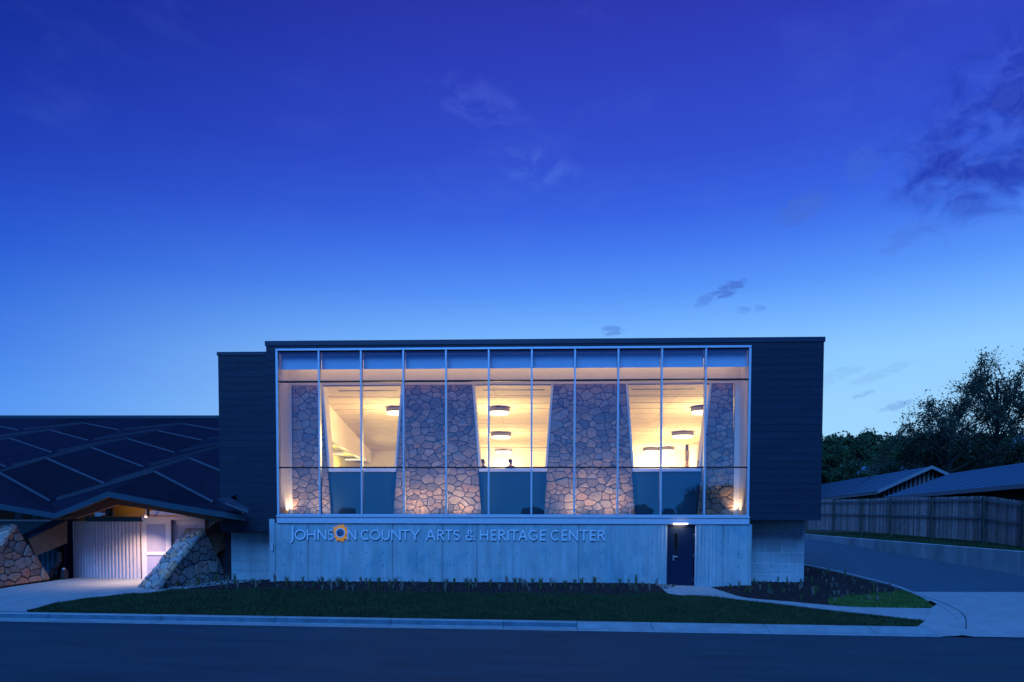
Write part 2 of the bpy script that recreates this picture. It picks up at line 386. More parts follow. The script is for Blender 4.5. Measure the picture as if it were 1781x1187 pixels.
def drape(name, m, poly, off, parent=None, step=.5, thick=0, kind='structure'):
    bm = bmesh.new(); vs = [bm.verts.new((x, y, 0)) for x, y in poly]; f = bm.faces.new(vs); f.normal_update()
    if f.normal.z < 0: f.normal_flip()
    bmesh.ops.triangulate(bm, faces=bm.faces[:])
    xs = [p[0] for p in poly]; ys = [p[1] for p in poly]
    for ax, lo, hi in ((0, min(xs), max(xs)), (1, min(ys), max(ys))):
        v = math.ceil(lo/step)*step
        while v < hi:
            no = (1, 0, 0) if ax == 0 else (0, 1, 0); co = (v, 0, 0) if ax == 0 else (0, v, 0)
            bmesh.ops.bisect_plane(bm, geom=bm.verts[:]+bm.edges[:]+bm.faces[:], plane_co=co, plane_no=no, dist=1e-5)
            v += step
    for v in bm.verts: v.co.z = zt(v.co.x, v.co.y) + off
    if thick:
        r = bmesh.ops.extrude_face_region(bm, geom=bm.faces[:])
        for g in r['geom']:
            if isinstance(g, bmesh.types.BMVert): g.co.z += thick
        bmesh.ops.recalc_face_normals(bm, faces=bm.faces[:])
    me = bpy.data.meshes.new(name); bm.to_mesh(me); bm.free(); me.materials.append(m)
    o = bpy.data.objects.new(name, me); COL.objects.link(o)
    if parent is not None: o.parent = parent
    elif kind: o['kind'] = kind
    return o
def lamp(name, kind, loc, energy, color, parent=None, size=.3, aim=(0, 0, -1), size_y=None, spot=None, blend=.6):
    ld = bpy.data.lights.new(name, kind); ld.energy = energy; ld.color = color
    if kind == 'AREA':
        ld.size = size
        if size_y: ld.shape = 'RECTANGLE'; ld.size_y = size_y
    elif kind == 'SPOT': ld.spot_size = spot; ld.spot_blend = blend; ld.shadow_soft_size = size
    else: ld.shadow_soft_size = size
    o = bpy.data.objects.new(name, ld); COL.objects.link(o)
    o.location = Vector(loc) - (origin(parent) if parent else Vector((0, 0, 0)))
    o.rotation_euler = Vector(aim).to_track_quat('-Z', 'Y').to_euler()
    if parent: o.parent = parent
    return o

# --------- irregular stonework: Voronoi cells cut to a convex face, each stone its own object
def clip(poly, nx, ny, c):
    out = []
    for i in range(len(poly)):
        a = poly[i]; b = poly[(i+1) % len(poly)]
        da = a[0]*nx+a[1]*ny-c; db = b[0]*nx+b[1]*ny-c
        if da <= 0: out.append(a)
        if (da < 0 < db) or (db < 0 < da):
            t = da/(da-db); out.append((a[0]+(b[0]-a[0])*t, a[1]+(b[1]-a[1])*t))
    return out
def area(p): return .5*sum(p[i][0]*p[(i+1) % len(p)][1]-p[(i+1) % len(p)][0]*p[i][1] for i in range(len(p)))
def stonework(parent, m, O, ex, ey, nrm, poly, size, gap=.022, depth=.05, elong=1.35, rnd=random, core=None, maxn=300):
    ex, ey, nrm, O = Vector(ex), Vector(ey), Vector(nrm), Vector(O)
    if area(poly) < 0: poly = poly[::-1]
    xs = [p[0] for p in poly]; ys = [p[1] for p in poly]
    A = abs(area(poly)); pts = []; tries = 0
    target = int(A/(size*size*.72))
    def inside(x, y):
        for i in range(len(poly)):
            a, b = poly[i], poly[(i+1) % len(poly)]
            if (b[0]-a[0])*(y-a[1])-(b[1]-a[1])*(x-a[0]) < 0: return False
        return True
    while len(pts) < target and tries < 30000:
        tries += 1; x = rnd.uniform(min(xs), max(xs)); y = rnd.uniform(min(ys), max(ys))
        if not inside(x, y): continue
        r = size*rnd.choice((.38, .5, .7, .9, 1.15))*(1-.35*tries/30000)
        if all(((x-a)/elong)**2+(y-b)**2 > (r*.5+q*.42)**2*.95 for a, b, q in pts): pts.append((x, y, r))
    pts = pts[:maxn]; n = 0
    for i, (x, y, q) in enumerate(pts):
        cell = list(poly)
        for j, (a, b, q2) in enumerate(pts):
            if i == j or abs(a-x) > size*4 or abs(b-y) > size*4: continue
            # metric stretched along x so that the stones lie flat
            nx, ny = (a-x)/elong**2, (b-y); l = math.hypot(nx, ny)
            w = .5 + .16*(q-q2)/max(q, q2)
            mx, my = x+(a-x)*w, y+(b-y)*w
            cell = clip(cell, nx/l, ny/l, (mx*nx+my*ny)/l)
            if len(cell) < 3: break
        if len(cell) < 3 or abs(area(cell)) < size*size*.03: continue
        # joints
        c0 = list(cell); g = gap/2*rnd.uniform(.8, 1.4)
        for k in range(len(c0)):
            a, b = c0[k], c0[(k+1) % len(c0)]; dx, dy = b[0]-a[0], b[1]-a[1]; l = math.hypot(dx, dy)
            if l < 1e-6: continue
            nx, ny = dy/l, -dx/l
            cell = clip(cell, nx, ny, a[0]*nx+a[1]*ny-g)
            if len(cell) < 3: break
        if len(cell) < 3 or area(cell) < size*size*.02: continue
        # knocked-off corners
        r2 = []
        for k in range(len(cell)):
            p0, p1, p2 = cell[k-1], cell[k], cell[(k+1) % len(cell)]
            t = rnd.uniform(.04, .16)
            r2 += [(p1[0]+(p0[0]-p1[0])*t, p1[1]+(p0[1]-p1[1])*t), (p1[0]+(p2[0]-p1[0])*t, p1[1]+(p2[1]-p1[1])*t)]
        cx = sum(p[0] for p in r2)/len(r2); cy = sum(p[1] for p in r2)/len(r2)
        h = depth*rnd.uniform(.7, 1.25); tx, ty = rnd.uniform(-.10, .10), rnd.uniform(-.10, .10)
        c3 = O+ex*cx+ey*cy; K = len(r2); vs = []
        for (s, z) in ((1, -.03), (1, h*.6), (.86, h)):
            for p in r2:
                dx, dy = (p[0]-cx)*s, (p[1]-cy)*s
                vs.append(ex*dx+ey*dy+nrm*(z+(dx*tx+dy*ty if z > 0 else 0)))
        vs.append(nrm*(h+rnd.uniform(-.004, .012)))
        fs = [(k+r*K, (k+1) % K+r*K, (k+1) % K+(r+1)*K, k+(r+1)*K) for r in range(2) for k in range(K)] + [(2*K+k, 2*K+(k+1) % K, 3*K) for k in range(K)]
        me = bpy.data.meshes.new('stone'); me.from_pydata([tuple(v) for v in vs], [], fs); me.materials.append(m)
        o = bpy.data.objects.new('stone', me); COL.objects.link(o); o.parent = parent; o.location = c3 - origin(parent); n += 1
    return n

# ================================================================== SETTING
# street side ground
X0R, X1R = -70, 75
def sheet(name, m, x0, x1, y0, y1, zf, nx=2, ny=2, kind='structure'):
    vs = []; 
    for j in range(ny+1):
        for i in range(nx+1):
            x = x0+(x1-x0)*i/nx; y = y0+(y1-y0)*j/ny; vs.append((x, y, zf(x, y)))
    fs = [(j*(nx+1)+i, j*(nx+1)+i+1, (j+1)*(nx+1)+i+1, (j+1)*(nx+1)+i) for j in range(ny) for i in range(nx)]
    return tag(MB().add(vs, fs).build(name, m), kind=kind)
sheet('ground', MT['field'], -900, 900, -900, 1100, lambda x, y: -1.6, 4, 4)
sheet('road', MT['asphalt'], X0R, X1R, -36, -7.12, lambda x, y: ktop(x)-.15+.018*min(1, (y+7.12)/-3), 60, 12)
sheet('terrain', MT['soil'], -34, 45, -6.5, 24, lambda x, y: zt(x, y)-.07 if x < 19.3 else zt(x, y)-.2, 158, 61)
sheet('far_verge', MT['field'], X0R, X1R, -140, -36, lambda x, y: ktop(x)-.15, 4, 4)

# kerb and gutter, cast in lengths with joints
kerb = tag(bpy.data.objects.new('kerb', None), kind='structure'); COL.objects.link(kerb)
joints = [-30, -26.5, -23, -19.5, -16, -13.2, -10.1, -7.0, -3.9, -.9, 1.02, 2.95, 5.9, 8.55, 10.1]
def kprof(x, t):
    # t: 0 upright kerb, 1 flat rolled kerb; runs from gutter lip (front) to the back of the kerb
    zk = ktop(x); 
    a = [(-7.14, -.146), (-7.13, -.135), (-6.78, -.150), (-6.70, -.13), (-6.655, -.02), (-6.62, 0), (-6.48, .004), (-6.48, -.25)]
    b = [(-7.14, -.146), (-7.13, -.13), (-6.95, -.115), (-6.85, -.085), (-6.72, -.045), (-6.60, -.012), (-6.48, .0), (-6.48, -.25)]
    return [(x, p[0]*(1-t)+q[0]*t, zk+p[1]*(1-t)+q[1]*t) for p, q in zip(a, b)]
for k in range(len(joints)-1):
    a, b = joints[k]+.008, joints[k+1]-.008; vs = []; n = 4
    for i in range(n+1):
        x = a+(b-a)*i/n; vs += kprof(x, sm((x-.5)/1.6))
    K = 8; fs = [(i*K+j, (i+1)*K+j, (i+1)*K+j+1, i*K+j+1) for i in range(n) for j in range(K-1)] + [tuple(range(K)), tuple(range((n+1)*K-1, n*K-1, -1))]
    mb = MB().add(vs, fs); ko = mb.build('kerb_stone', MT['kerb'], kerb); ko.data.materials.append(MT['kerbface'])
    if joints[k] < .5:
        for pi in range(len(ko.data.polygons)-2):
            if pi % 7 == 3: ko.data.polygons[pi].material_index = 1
drape('kerb_joint_bed', MT['black'], [(-34, -7.1), (10.1, -7.1), (10.1, -6.5), (-34, -6.5)], -.25, parent=kerb, step=4)

# ---- polygons read off the ground
def gp(pts, dz=0): return [(p.x, p.y) for p in (G(a, b, dz) for a, b in pts)]
def smooth_line(pts, n=6):
    out = []
    P = [pts[0]]+list(pts)+[pts[-1]]
    for i in range(1, len(P)-2):
        for k in range(n):
            t = k/n; q = []
            for d in range(2):
                a, b, c, e = P[i-1][d], P[i][d], P[i+1][d], P[i+2][d]
                q.append(.5*((2*b)+(-a+c)*t+(2*a-5*b+4*c-e)*t*t+(-a+3*b-3*c+e)*t**3))
            out.append(tuple(q))
    out.append(pts[-1]); return out
path_top = [(1232, 1021), (1262, 1031), (1300, 1041), (1370, 1047), (1430, 1052.5), (1500, 1057), (1618, 1059)]
path_bot = [(1158, 1031), (1172, 1036), (1235, 1039), (1300, 1046), (1400, 1058), (1500, 1069), (1608, 1081)]
# concrete path from the side door to the driveway, cast in slabs
pt = smooth_line(path_top, 4); pb = smooth_line(path_bot, 4)
walk = tag(bpy.data.objects.new('path', None), kind='structure'); COL.objects.link(walk)
W0 = gp([(1146, 1021.3)]) + gp([(1240, 1021.3)])
tops, bots = gp(pt), gp(pb)
door_pad = [(W0[0][0], .02), (W0[1][0], .02), tops[0], bots[2], bots[0], W0[0]]
def shrink(poly, g):
    a = sum(p[0] for p in poly)/len(poly); b = sum(p[1] for p in poly)/len(poly)
    return [(x+(a-x)*g, y+(b-y)*g) for x, y in poly]
drape('slab', MT['pave'], [(W0[0][0], .02), (W0[1][0], .02), tops[0], tops[4], bots[4+1], bots[2], bots[0]], .014, parent=walk, step=.4)
nS = len(tops)
for a, b in ((4, 8), (8, 12), (12, 16), (16, 20), (20, 24)):
    t_ = tops[a:b+1]; b_ = bots[a+1:b+2] if b+2 <= nS else bots[a+1:]
    if b == 24: b_ = bots[a+1:]
    drape('slab', MT['pave'], shrink(t_+b_[::-1], .006), .014, parent=walk, step=.4)

# driveway (asphalt), apron (concrete), kerb edges
edge_px = [(1398, 983.5), (1440, 992), (1500, 1006), (1560, 1022), (1605, 1040), (1640, 1058), (1664, 1078), (1672, 1106)]
ed = gp(smooth_line(edge_px, 6))
i20 = next(i for i, p in enumerate(ed) if p[1] < -.75)
yb = ed[i20][1]
WALLX = 19.4
drape('driveway', MT['drive'], [(ed[0][0]-.3, 24)] + ed[:i20+1] + [(WALLX, yb+.25), (WALLX, 24)], .012, step=1)
drape('driveway_apron', MT['pave'], ed[i20:] + [(ed[-1][0]+.2, -7.12), (42, -7.12), (42, yb+1.1), (WALLX, yb+.24)], .02, step=.8)
# flush kerb along the bed, standing a little proud
inn = [(x-.16, y) for x, y in ed]
dk = drape('driveway_kerb', MT['kerb'], ed[:i20+6]+inn[:i20+6][::-1], .0, step=.5, thick=.07)
lipP = gp([(1560, 1023), (1620, 1040), (1655, 1056), (1672, 1072), (1676, 1094), (1600, 1092), (1560, 1106), (1558, 1092), (1606, 1084), (1622, 1078), (1620, 1058), (1612, 1044), (1590, 1032)])
# curved flare between path and apron with the dark cracked joint
flare = gp([(1618, 1059), (1608, 1081), (1560, 1091.5)])
drape('kerb_ramp', MT['pave'], [ed[i] for i in range(i20+7, len(ed))] + [(10.12, -7.12), (10.12, -6.48), (9.72, -6.48), flare[1], flare[0]], .010, step=.5)
jl = gp(smooth_line([(1563, 1024), (1612, 1038), (1655, 1055), (1678, 1072), (1680, 1094)], 6), .03)
mb = MB()
for a, b in zip(jl[:-1], jl[1:]):
    mb.bar((a[0], a[1], zt(*a)+.018), (b[0], b[1], zt(*b)+.018), .025, .006)
tag(mb.build('expansion_joint', MT['black']), kind='structure')

# mulch beds
bedL = gp([(268, 1031), (300, 1026), (330, 1027), (420, 1026.5), (600, 1029), (850, 1033), (1090, 1034.5), (1120, 1034), (1146, 1032), (1130, 1022)])
bedL = [(bedL[0][0], bedL[0][1])] + bedL[1:9] + [(5.1, .0), (-9.3, .0), (-9.5, 1.0), (-12.2, 1.0)]
drape('mulch_bed', MT['mulch'], bedL, .006, step=.5)
bx1_ = PY(1399, 960, 1.35).x
br_px = pt[:19] + [(1590, 1040), (1560, 1027), (1500, 1011), (1440, 997), (1404, 988)]
bedR = gp(pt[:21]) + gp([(1604, 1047), (1580, 1033), (1550, 1022.5), (1500, 1009), (1440, 995), (1404, 987.5)])
bedR = gp(pt[:21]) + inn[:i20+8][::-1] + [(bx1_, inn[0][1]), (bx1_, 1.34), (7.6, 1.34), (7.6, 0)]
drape('mulch_bed', MT['mulch'], bedR, .006, step=.4)
# lumpy mulch chips
def chips(poly, n, seed):
    r = random.Random(seed); xs = [p[0] for p in poly]; ys = [p[1] for p in poly]; mb = MB(); c = 0
    def ins(x, y):
        k = False
        for i in range(len(poly)):
            (a, b), (d, e) = poly[i], poly[i-1]
            if (b > y) != (e > y) and x < (d-a)*(y-b)/(e-b)+a: k = not k
        return k
    while c < n:
        x, y = r.uniform(min(xs), max(xs)), r.uniform(min(ys), max(ys))
        if not ins(x, y): continue
        z = zt(x, y)+.004; s = r.uniform(.02, .05); a = r.uniform(0, 6.3); t = r.uniform(.01, .05)
        dx, dy = math.cos(a)*s, math.sin(a)*s
        mb.add([(x-dx, y-dy, z), (x+dx, y+dy, z), (x-dy*.6, y+dx*.6, z+.01), (x, y, z+t)], [(0, 1, 3), (1, 2, 3), (2, 0, 3)]); c += 1
    return mb, ins
mbL, insL = chips(bedL, 6500, 1); tag(mbL.build('mulch', MT['mulch']), 'dark brown bark mulch in the long strip under the concrete wall', 'mulch', kind='stuff')
mbR, insR = chips(bedR, 6500, 2); tag(mbR.build('mulch', MT['mulch']), 'dark brown bark mulch in the triangular bed beside the driveway', 'mulch', kind='stuff')

# entrance plaza at the left
lawn_front = [(0, 1068)]
plaza_px = [(-260, 1068), (-260, 1006), (420, 1003.5), (395, 1008), (262, 1033), (222, 1034.5), (140, 1043), (70, 1056), (38, 1067.5)]
pz = gp(plaza_px)
pz = [(pz[0][0], -6.48), (pz[0][0], 6.5), (-9.6, 6.5), (-9.6, 1.2), (-10.4, 1.0)] + gp([(262, 1033), (222, 1034.5), (140, 1043), (85, 1053), (45, 1063)]) + [(gp([(34, 1068)])[0][0], -6.48)]
drape('plaza', MT['pave'], pz, .012, step=.6)

# lawns
lawn = gp([(34, 1068), (60, 1061), (85, 1053), (140, 1043), (222, 1034.5), (262, 1033)]) + bedL[:9] + [bots[0]] + [bots[2]] + bots[3:] + gp([(1580, 1091)])
lawn[0] = (lawn[0][0], -6.48)
lawn = lawn[:-1] + [(9.75, -6.48)]
patch = gp([(1440, 1046), (1470, 1039), (1520, 1036), (1572, 1031), (1592, 1036), (1608, 1045), (1621, 1058), (1560, 1058.5), (1480, 1056.5), (1445, 1053)])
def blades(name, poly, n, hmin, hmax, seed, m, label):
    rng = np.random.RandomState(seed); P = np.array(poly); lo, hi = P.min(0), P.max(0)
    q = rng.uniform(lo, hi, (n*3, 2)); x, y = q[:, 0], q[:, 1]; ins = np.zeros(len(q), bool)
    for i in range(len(P)):
        (a, b), (d, e) = P[i], P[i-1]
        if b == e: continue
        c = ((b > y) != (e > y)) & (x < (d-a)*(y-b)/(e-b)+a); ins ^= c
    q = q[ins][:n]; n = len(q); x, y = q[:, 0], q[:, 1]
    z = np.array([zt(a, b) for a, b in q])
    big = np.sin(x*2.1+np.sin(y*3))*np.sin(y*4.3+x)*.5+.5
    h = (hmin+(hmax-hmin)*rng.rand(n)**2)*(.75+.5*big); an = rng.rand(n)*6.283; w = .008+.008*rng.rand(n)
    le = rng.normal(0, .45, (n, 2))*h[:, None]
    V = np.zeros((n, 3, 3)); V[:, 0] = np.c_[x-np.cos(an)*w, y-np.sin(an)*w, z]; V[:, 1] = np.c_[x+np.cos(an)*w, y+np.sin(an)*w, z]
    V[:, 2] = np.c_[x+le[:, 0], y+le[:, 1], z+h]
    me = bpy.data.meshes.new(name); me.vertices.add(n*3); me.vertices.foreach_set('co', V.ravel())
    me.loops.add(n*3); me.loops.foreach_set('vertex_index', np.arange(n*3)); me.polygons.add(n)
    me.polygons.foreach_set('loop_start', np.arange(n)*3); me.polygons.foreach_set('loop_total', np.full(n, 3)); me.update(calc_edges=True)
    me.materials.append(m); o = bpy.data.objects.new(name, me); COL.objects.link(o); return tag(o, label, 'grass', kind='stuff')
drape('lawn', MT['soil'], lawn, -.004, step=.4)
drape('lawn', MT['soil'], patch, .010, step=.4)
blades('grass', lawn, 170000, .035, .085, 3, MT['grass'], 'short mown lawn between the mulch strip and the kerb')
blades('grass', patch, 16000, .05, .12, 4, mat('bright_turf', (.03, .09, .012), .75, vs=2, col2=(.07, .15, .03)), 'small green turf patch at the driveway corner of the mulch bed')

# ================================================================== NEW GALLERY BUILDING
FX0, FX1, FZ0, FZ1 = -9.4786, 7.4401, 2.3788, 8.5245
XR = PY(1430.5, 750, 0).x           # right end of the cantilevered box
XL = PY(462.5, 600, 0).x            # left end of the tall part
XLL = PY(381, 760, .35).x           # left end of the lower dark box
ZT = PY(1434, 586.5, 0).z; ZT = .5*(ZT + PY(462, 593.5, 0).z)
ZTL = PY(420, 612.5, .35).z
ZBL = PY(430, 925.5, .35).z
YB = 21.0
B = empty('gallery_building', (0, 0, 0), 'dark clad two storey gallery block with a long lit glass front over concrete', 'building')
def panels(x0, x1, z0, z1, yf, rows_h=.262, lens=(2.45,), off=.0, name='cladding_panel'):
    """long cladding boards with recessed joints, each its own piece, against a dark backing"""
    box('cladding_backing', MT['black'], x0, x1, yf+.016, yf+.10, z0, z1, B)
    n = max(1, round((z1-z0)/rows_h)); h = (z1-z0)/n
    for i in range(n):
        xs = [x0]; s = lens[i % len(lens)]*((i*37 % 10)/10*.8+.2)
        x = x0+s
        while x < x1-.4: xs.append(x); x += lens[i % len(lens)]
        xs.append(x1)
        for a, b in zip(xs[:-1], xs[1:]):
            y = yf + random.uniform(-.0015, .0015)
            box(name, MT['clad'], a+.003, b-.003, y, yf+.016, z0+i*h+.005, z0+(i+1)*h-.005, B)
ZCOP = ZT-.17
panels(FX1+.012, XR, FZ0+.02, ZCOP, 0, lens=(2.9, 3.4, 2.2))
panels(XL, FX0-.012, FZ0+.02, ZCOP, 0, lens=(3,))
panels(XLL, XL-.004, ZBL, ZTL-.13, .35, lens=(3.6, 2.6))
box('fascia_board', MT['clad'], FX0-.010, FX1+.010, 0, .1, FZ1+.004, ZCOP, B)
box('coping', MT['cladflat'], XL-.03, XR+.03, -.03, YB, ZCOP+.002, ZT, B)
box('coping', MT['cladflat'], XLL-.03, XL-.032, .32, YB, ZTL-.128, ZTL, B)
# enclosure: sides, soffit, roof, back
box('side_wall', MT['clad'], XR-.12, XR-.002, .102, YB, FZ0+.02, ZCOP, B)
box('side_wall', MT['clad'], XLL+.002, XLL+.12, .452, YB, ZBL, ZTL-.13, B)
box('step_wall', MT['clad'], XL+.002, XL+.1, .102, YB, ZTL, ZCOP, B)
box('soffit', MT['cladflat'], FX1+.002, XR-.13, .102, YB-.2, FZ0+.02, FZ0+.10, B)
box('soffit', MT['cladflat'], XLL+.13, FX0, .46, YB-.2, ZBL+.003, ZBL+.08, B)
box('back_wall', MT['cladflat'], XLL, XR, YB+.002, YB+.2, 0, ZCOP-.01, B)
box('roof_deck', MT['cladflat'], XL+.12, XR-.14, .12, YB, ZCOP-.2, ZCOP-.01, B)
box('return_wall', MT['cladflat'], XL+.004, XL+.1, .01, .44, ZBL, FZ0+.02, B)

# concrete base: cast panels between joints, vertical board ribs near the side door
CB = tag(bpy.data.objects.new('concrete_wall', None)); COL.objects.link(CB); CB.parent = B
CX0, CX1 = PY(478.5, 950, 0).x, PY(1308, 950, 0).x
DX0, DX1 = PY(1160.5, 960, 0).x, PY(1209.5, 960, 0).x
DZT = PY(1185, 913.5, 0).z
cj = [CX0] + [PY(x, 950, 0).x for x in (536, 683, 770, 829.5, 1007)] + [DX0, DX1, PY(1258, 950, 0).x, CX1]
zc1 = FZ0-.13
def rib_at(x):
    c = (DX0+DX1)/2; d = abs(x-c); r = random.Random(int(x*23)+5)
    amp = .030*max(0, 1-((d-.5)/1.9)**2) if d < 2.4 else 0
    return amp
def castpanel(x0, x1, z0, z1, parent):
    n = max(2, int((x1-x0)/.034)); vs = []
    prof = []
    for i in range(n+1):
        x = x0+(x1-x0)*i/n
        bd = int(math.floor((x+50)/.135)); ph = ((x+50)/.135) % 1
        r = random.Random(bd*7919); base = r.uniform(0, .005)
        fl = rib_at(x)*(.5+.5*math.cos(ph*2*math.pi))*r.uniform(.2, 1.0)
        lip = .0025 if ph < .12 else 0
        prof.append((x, -(base+fl+lip) if 0 < i < n else .014))
    for x, y in prof: vs += [(x, y, z0), (x, y, z1)]
    k = len(vs); vs += [(x0, .3, z0), (x0, .3, z1), (x1, .3, z0), (x1, .3, z1)]
    fs = [(2*i, 2*i+2, 2*i+3, 2*i+1) for i in range(n)] + [(k, 0, 1, k+1), (2*n, k+2, k+3, 2*n+1)]
    fs += [tuple([k+1]+[2*i+1 for i in range(n+1)]+[k+3])]
    return MB().add(vs, fs).build('concrete_panel', MT['conc'], parent)
for i in range(len(cj)-1):
    a, b = cj[i]+.005, cj[i+1]-.005
    if abs(cj[i]-DX0) < 1e-6: castpanel(a-.005, b+.005, DZT+.02, zc1, CB)
    else: castpanel(a, b, -.35, zc1, CB)
box('joint_backing', MT['black'], CX0, DX0-.01, .02, .25, -.3, zc1-.03, CB)
box('joint_backing', MT['black'], DX1+.01, CX1, .02, .25, -.3, zc1-.03, CB)
# tie holes in a grid
mb = MB(); x = CX0+.35
while x < CX1-.2:
    for zz in (.28, .74, 1.2, 1.62):
        if not (DX0-.4 < x < DX1+.3) and random.random() < .75:
            r = .016; c = Vector((x, -.021, zz)); vs = [(c.x+r*math.cos(t*math.pi/4), -.022, zz+r*math.sin(t*math.pi/4)) for t in range(8)] + [(c.x+r*math.cos(t*math.pi/4), .02, zz+r*math.sin(t*math.pi/4)) for t in range(8)]
            mb.add(vs, [tuple(range(8))] + [(t, t+8, (t+1) % 8+8, (t+1) % 8) for t in range(8)])
    x += .605
mb.build('tie_hole', MT['black'], CB, kind='stuff')
# left end pilaster strip, smooth wall and right block wall
box('concrete_pilaster', MT['conc'], PY(468.5, 950, 0).x, CX0-.006, -.0, .6, -.3, PY(473, 902, 0).z, B, bevel=.008)
ZL1 = PY(430, 926.5, .95).z
xa, xb = PY(402, 960, .95).x, PY(469.5, 960, .95).x
for i in range(6):
    zz0 = -.3+i*(ZL1+.3)/6; box('smooth_block_course', MT['conc'], xa, xb, .95, 1.2, zz0+.004, zz0+(ZL1+.3)/6-.004, B, bevel=.004)
box('course_backing', MT['conc'], xa, xb+.3, .965, 1.5, -.3, ZBL-.003, B)
bx0, bx1 = CX1+.02, PY(1399, 960, 1.35).x
BW = tag(bpy.data.objects.new('block_wall', None)); COL.objects.link(BW); BW.parent = B
box('block_mortar', MT['cmuj'], bx0, bx1-.004, 1.353, YB, -.3, FZ0+.015, BW)
ztop = PY(1350, 904.5, 1.35).z+.03; hb = .405; r0 = PY(1350, 924, 1.35).z
zz = r0
while zz > -.3: zz -= hb
row = 0
while zz < ztop:
    x = bx0 + (.0 if row % 2 else -.30)
    while x < bx1:
        a, b = max(bx0, x), min(bx1, x+.60)
        if b-a > .05: box('block', MT['cmu'], a+.007, b-.007, 1.35, 1.37, zz+.007, min(zz+hb, ztop)-.007, BW)
        x += .60
    zz += hb; row += 1

# side door in the concrete base
D = tag(bpy.data.objects.new('door', None)); COL.objects.link(D); D.parent = B
dzb = PY(1185, 1019, .1).z
lx0, lx1 = PY(1164, 960, .12).x, PY(1206, 960, .12).x; lzt = PY(1185, 916, .12).z
box('leaf', MT['door'], lx0, lx1, .12, .165, dzb+.02, lzt, D, bevel=.003)
for a, b, c, d in ((DX0+.001, lx0-.006, dzb, DZT), (lx1+.006, DX1-.001, dzb, DZT), (lx0-.005, lx1+.005, lzt+.006, DZT)):
    box('door_frame', MT['door'], a, b, .03, .25, c, d, D)
box('jamb_lining', MT['white'], DX1-.012, DX1-.0015, -.012, .03, dzb, DZT, D)
box('threshold', MT['steel'], DX0+.02, DX1-.02, -.03, .16, dzb-.03, dzb+.015, D)
vx0, vx1 = PY(1171.5, 940, .12).x, PY(1179.5, 940, .12).x; vz0, vz1 = PY(1175, 963, .12).z, PY(1175, 927, .12).z
for a, b, c, d in ((vx0, vx0+.02, vz0, vz1), (vx1-.02, vx1, vz0, vz1), (vx0+.021, vx1-.021, vz1-.02, vz1), (vx0+.021, vx1-.021, vz0, vz0+.02)):
    box('vision_frame', MT['black'], a, b, .108, .119, c, d, D)
box('vision_pane', MT['dglass'], vx0+.022, vx1-.022, .112, .116, vz0+.022, vz1-.022, D)
box('vision_backing', MT['black'], vx0+.022, vx1-.022, .1175, .119, vz0+.022, vz1-.022, D)
hz = PY(1175, 968.5, .1).z; hx = PY(1175, 968.5, .1).x
mb = MB().tube((hx-.08, .04, hz), (hx+.09, .04, hz), .013).tube((hx-.07, .04, hz), (hx-.07, .12, hz), .012); mb.build('handle', MT['steel'], D, smooth=True)
box('lock_plate', MT['steel'], hx-.10, hx-.04, .112, .119, hz-.14, hz+.05, D)
for yy in (932, 966, 1008):
    z = PY(1207, yy, .1).z; MB().tube((lx1+.004, .105, z-.055), (lx1+.004, .105, z+.055), .012, n=8).build('hinge', MT['steel'], D)
# lamp over the door
WLx = PY(1184, 911.5, -.1).x; WLz = PY(1184, 911.5, -.1).z
WLt = empty('wall_lamp', (WLx, -.02, WLz), 'small bright lamp fixed above the dark blue side door', 'lamp')
box('lamp_housing', MT['alu'], WLx-.27, WLx+.27, -.10, -.048, WLz+.012, WLz+.05, WLt, bevel=.006)
mb = MB(); vs = []
for i in range(13):
    t = i/12; x = WLx-.25+.5*t; h = .026+.035*math.sin(math.pi*t)
    vs += [(x, -.135, WLz+.010), (x, -.135-.0, WLz+.010-h*.55), (x, -.05, WLz+.010-h*.55), (x, -.05, WLz+.010)]
mb.add(vs, [(4*i+j, 4*i+(j+1) % 4, 4*i+4+(j+1) % 4, 4*i+4+j) for i in range(12) for j in range(4)] + [(3, 2, 1, 0), (48, 49, 50, 51)]).build('diffuser', MT['lampd'], WLt)
lamp('door_light', 'AREA', (WLx, -.12, WLz-.06), 5, (1, .80, .66), WLt, .4, (0, .45, -1), .05)

# downspout fixture on the pilaster
px_ = PY(473.5, 952, -.02)
EB = box('outlet_box', MT['alu'], px_.x-.045, px_.x+.045, -.06, -.002, px_.z-.13, px_.z+.13, None, bevel=.006)
tag(EB, 'small grey outlet box on the narrow concrete pilaster left of the sign', 'outlet box')

# ---------------------------------------------------------------- curtain wall
CW = tag(bpy.data.objects.new('curtain_wall', None)); COL.objects.link(CW); CW.parent = B
ZSILL = PY(890, 896.5, 0).z; ZTOP = FZ1-.075; NB = 11
MW = .062; bay = (FX1-FX0-.08)/NB
xm = [FX0+.04+i*bay for i in range(NB+1)]
zt1 = PY(890, 662, 0).z; zt2 = PY(890, 813.2, 0).z
box('frame_rail', MT['alu'], FX0, FX1, -.07, .16, ZTOP, FZ1, CW, bevel=.004)
box('sill', MT['alu'], FX0-.02, FX1+.02, -.10, .16, ZSILL-.085, ZSILL-.012, CW, bevel=.006)
box('sill_flashing', MT['alu'], FX0-.02, FX1+.02, -.06, .16, zc1+.003, ZSILL-.088, CW, bevel=.004)
for i, x in enumerate(xm):
    w = MW if 0 < i < NB else .08
    xx = x if 0 < i < NB else (FX0+.04 if i == 0 else FX1-.04)
    box('mullion', MT['alu'], xx-w/2, xx+w/2, -.055, .14, ZSILL-.010, ZTOP-.003, CW, bevel=.004)
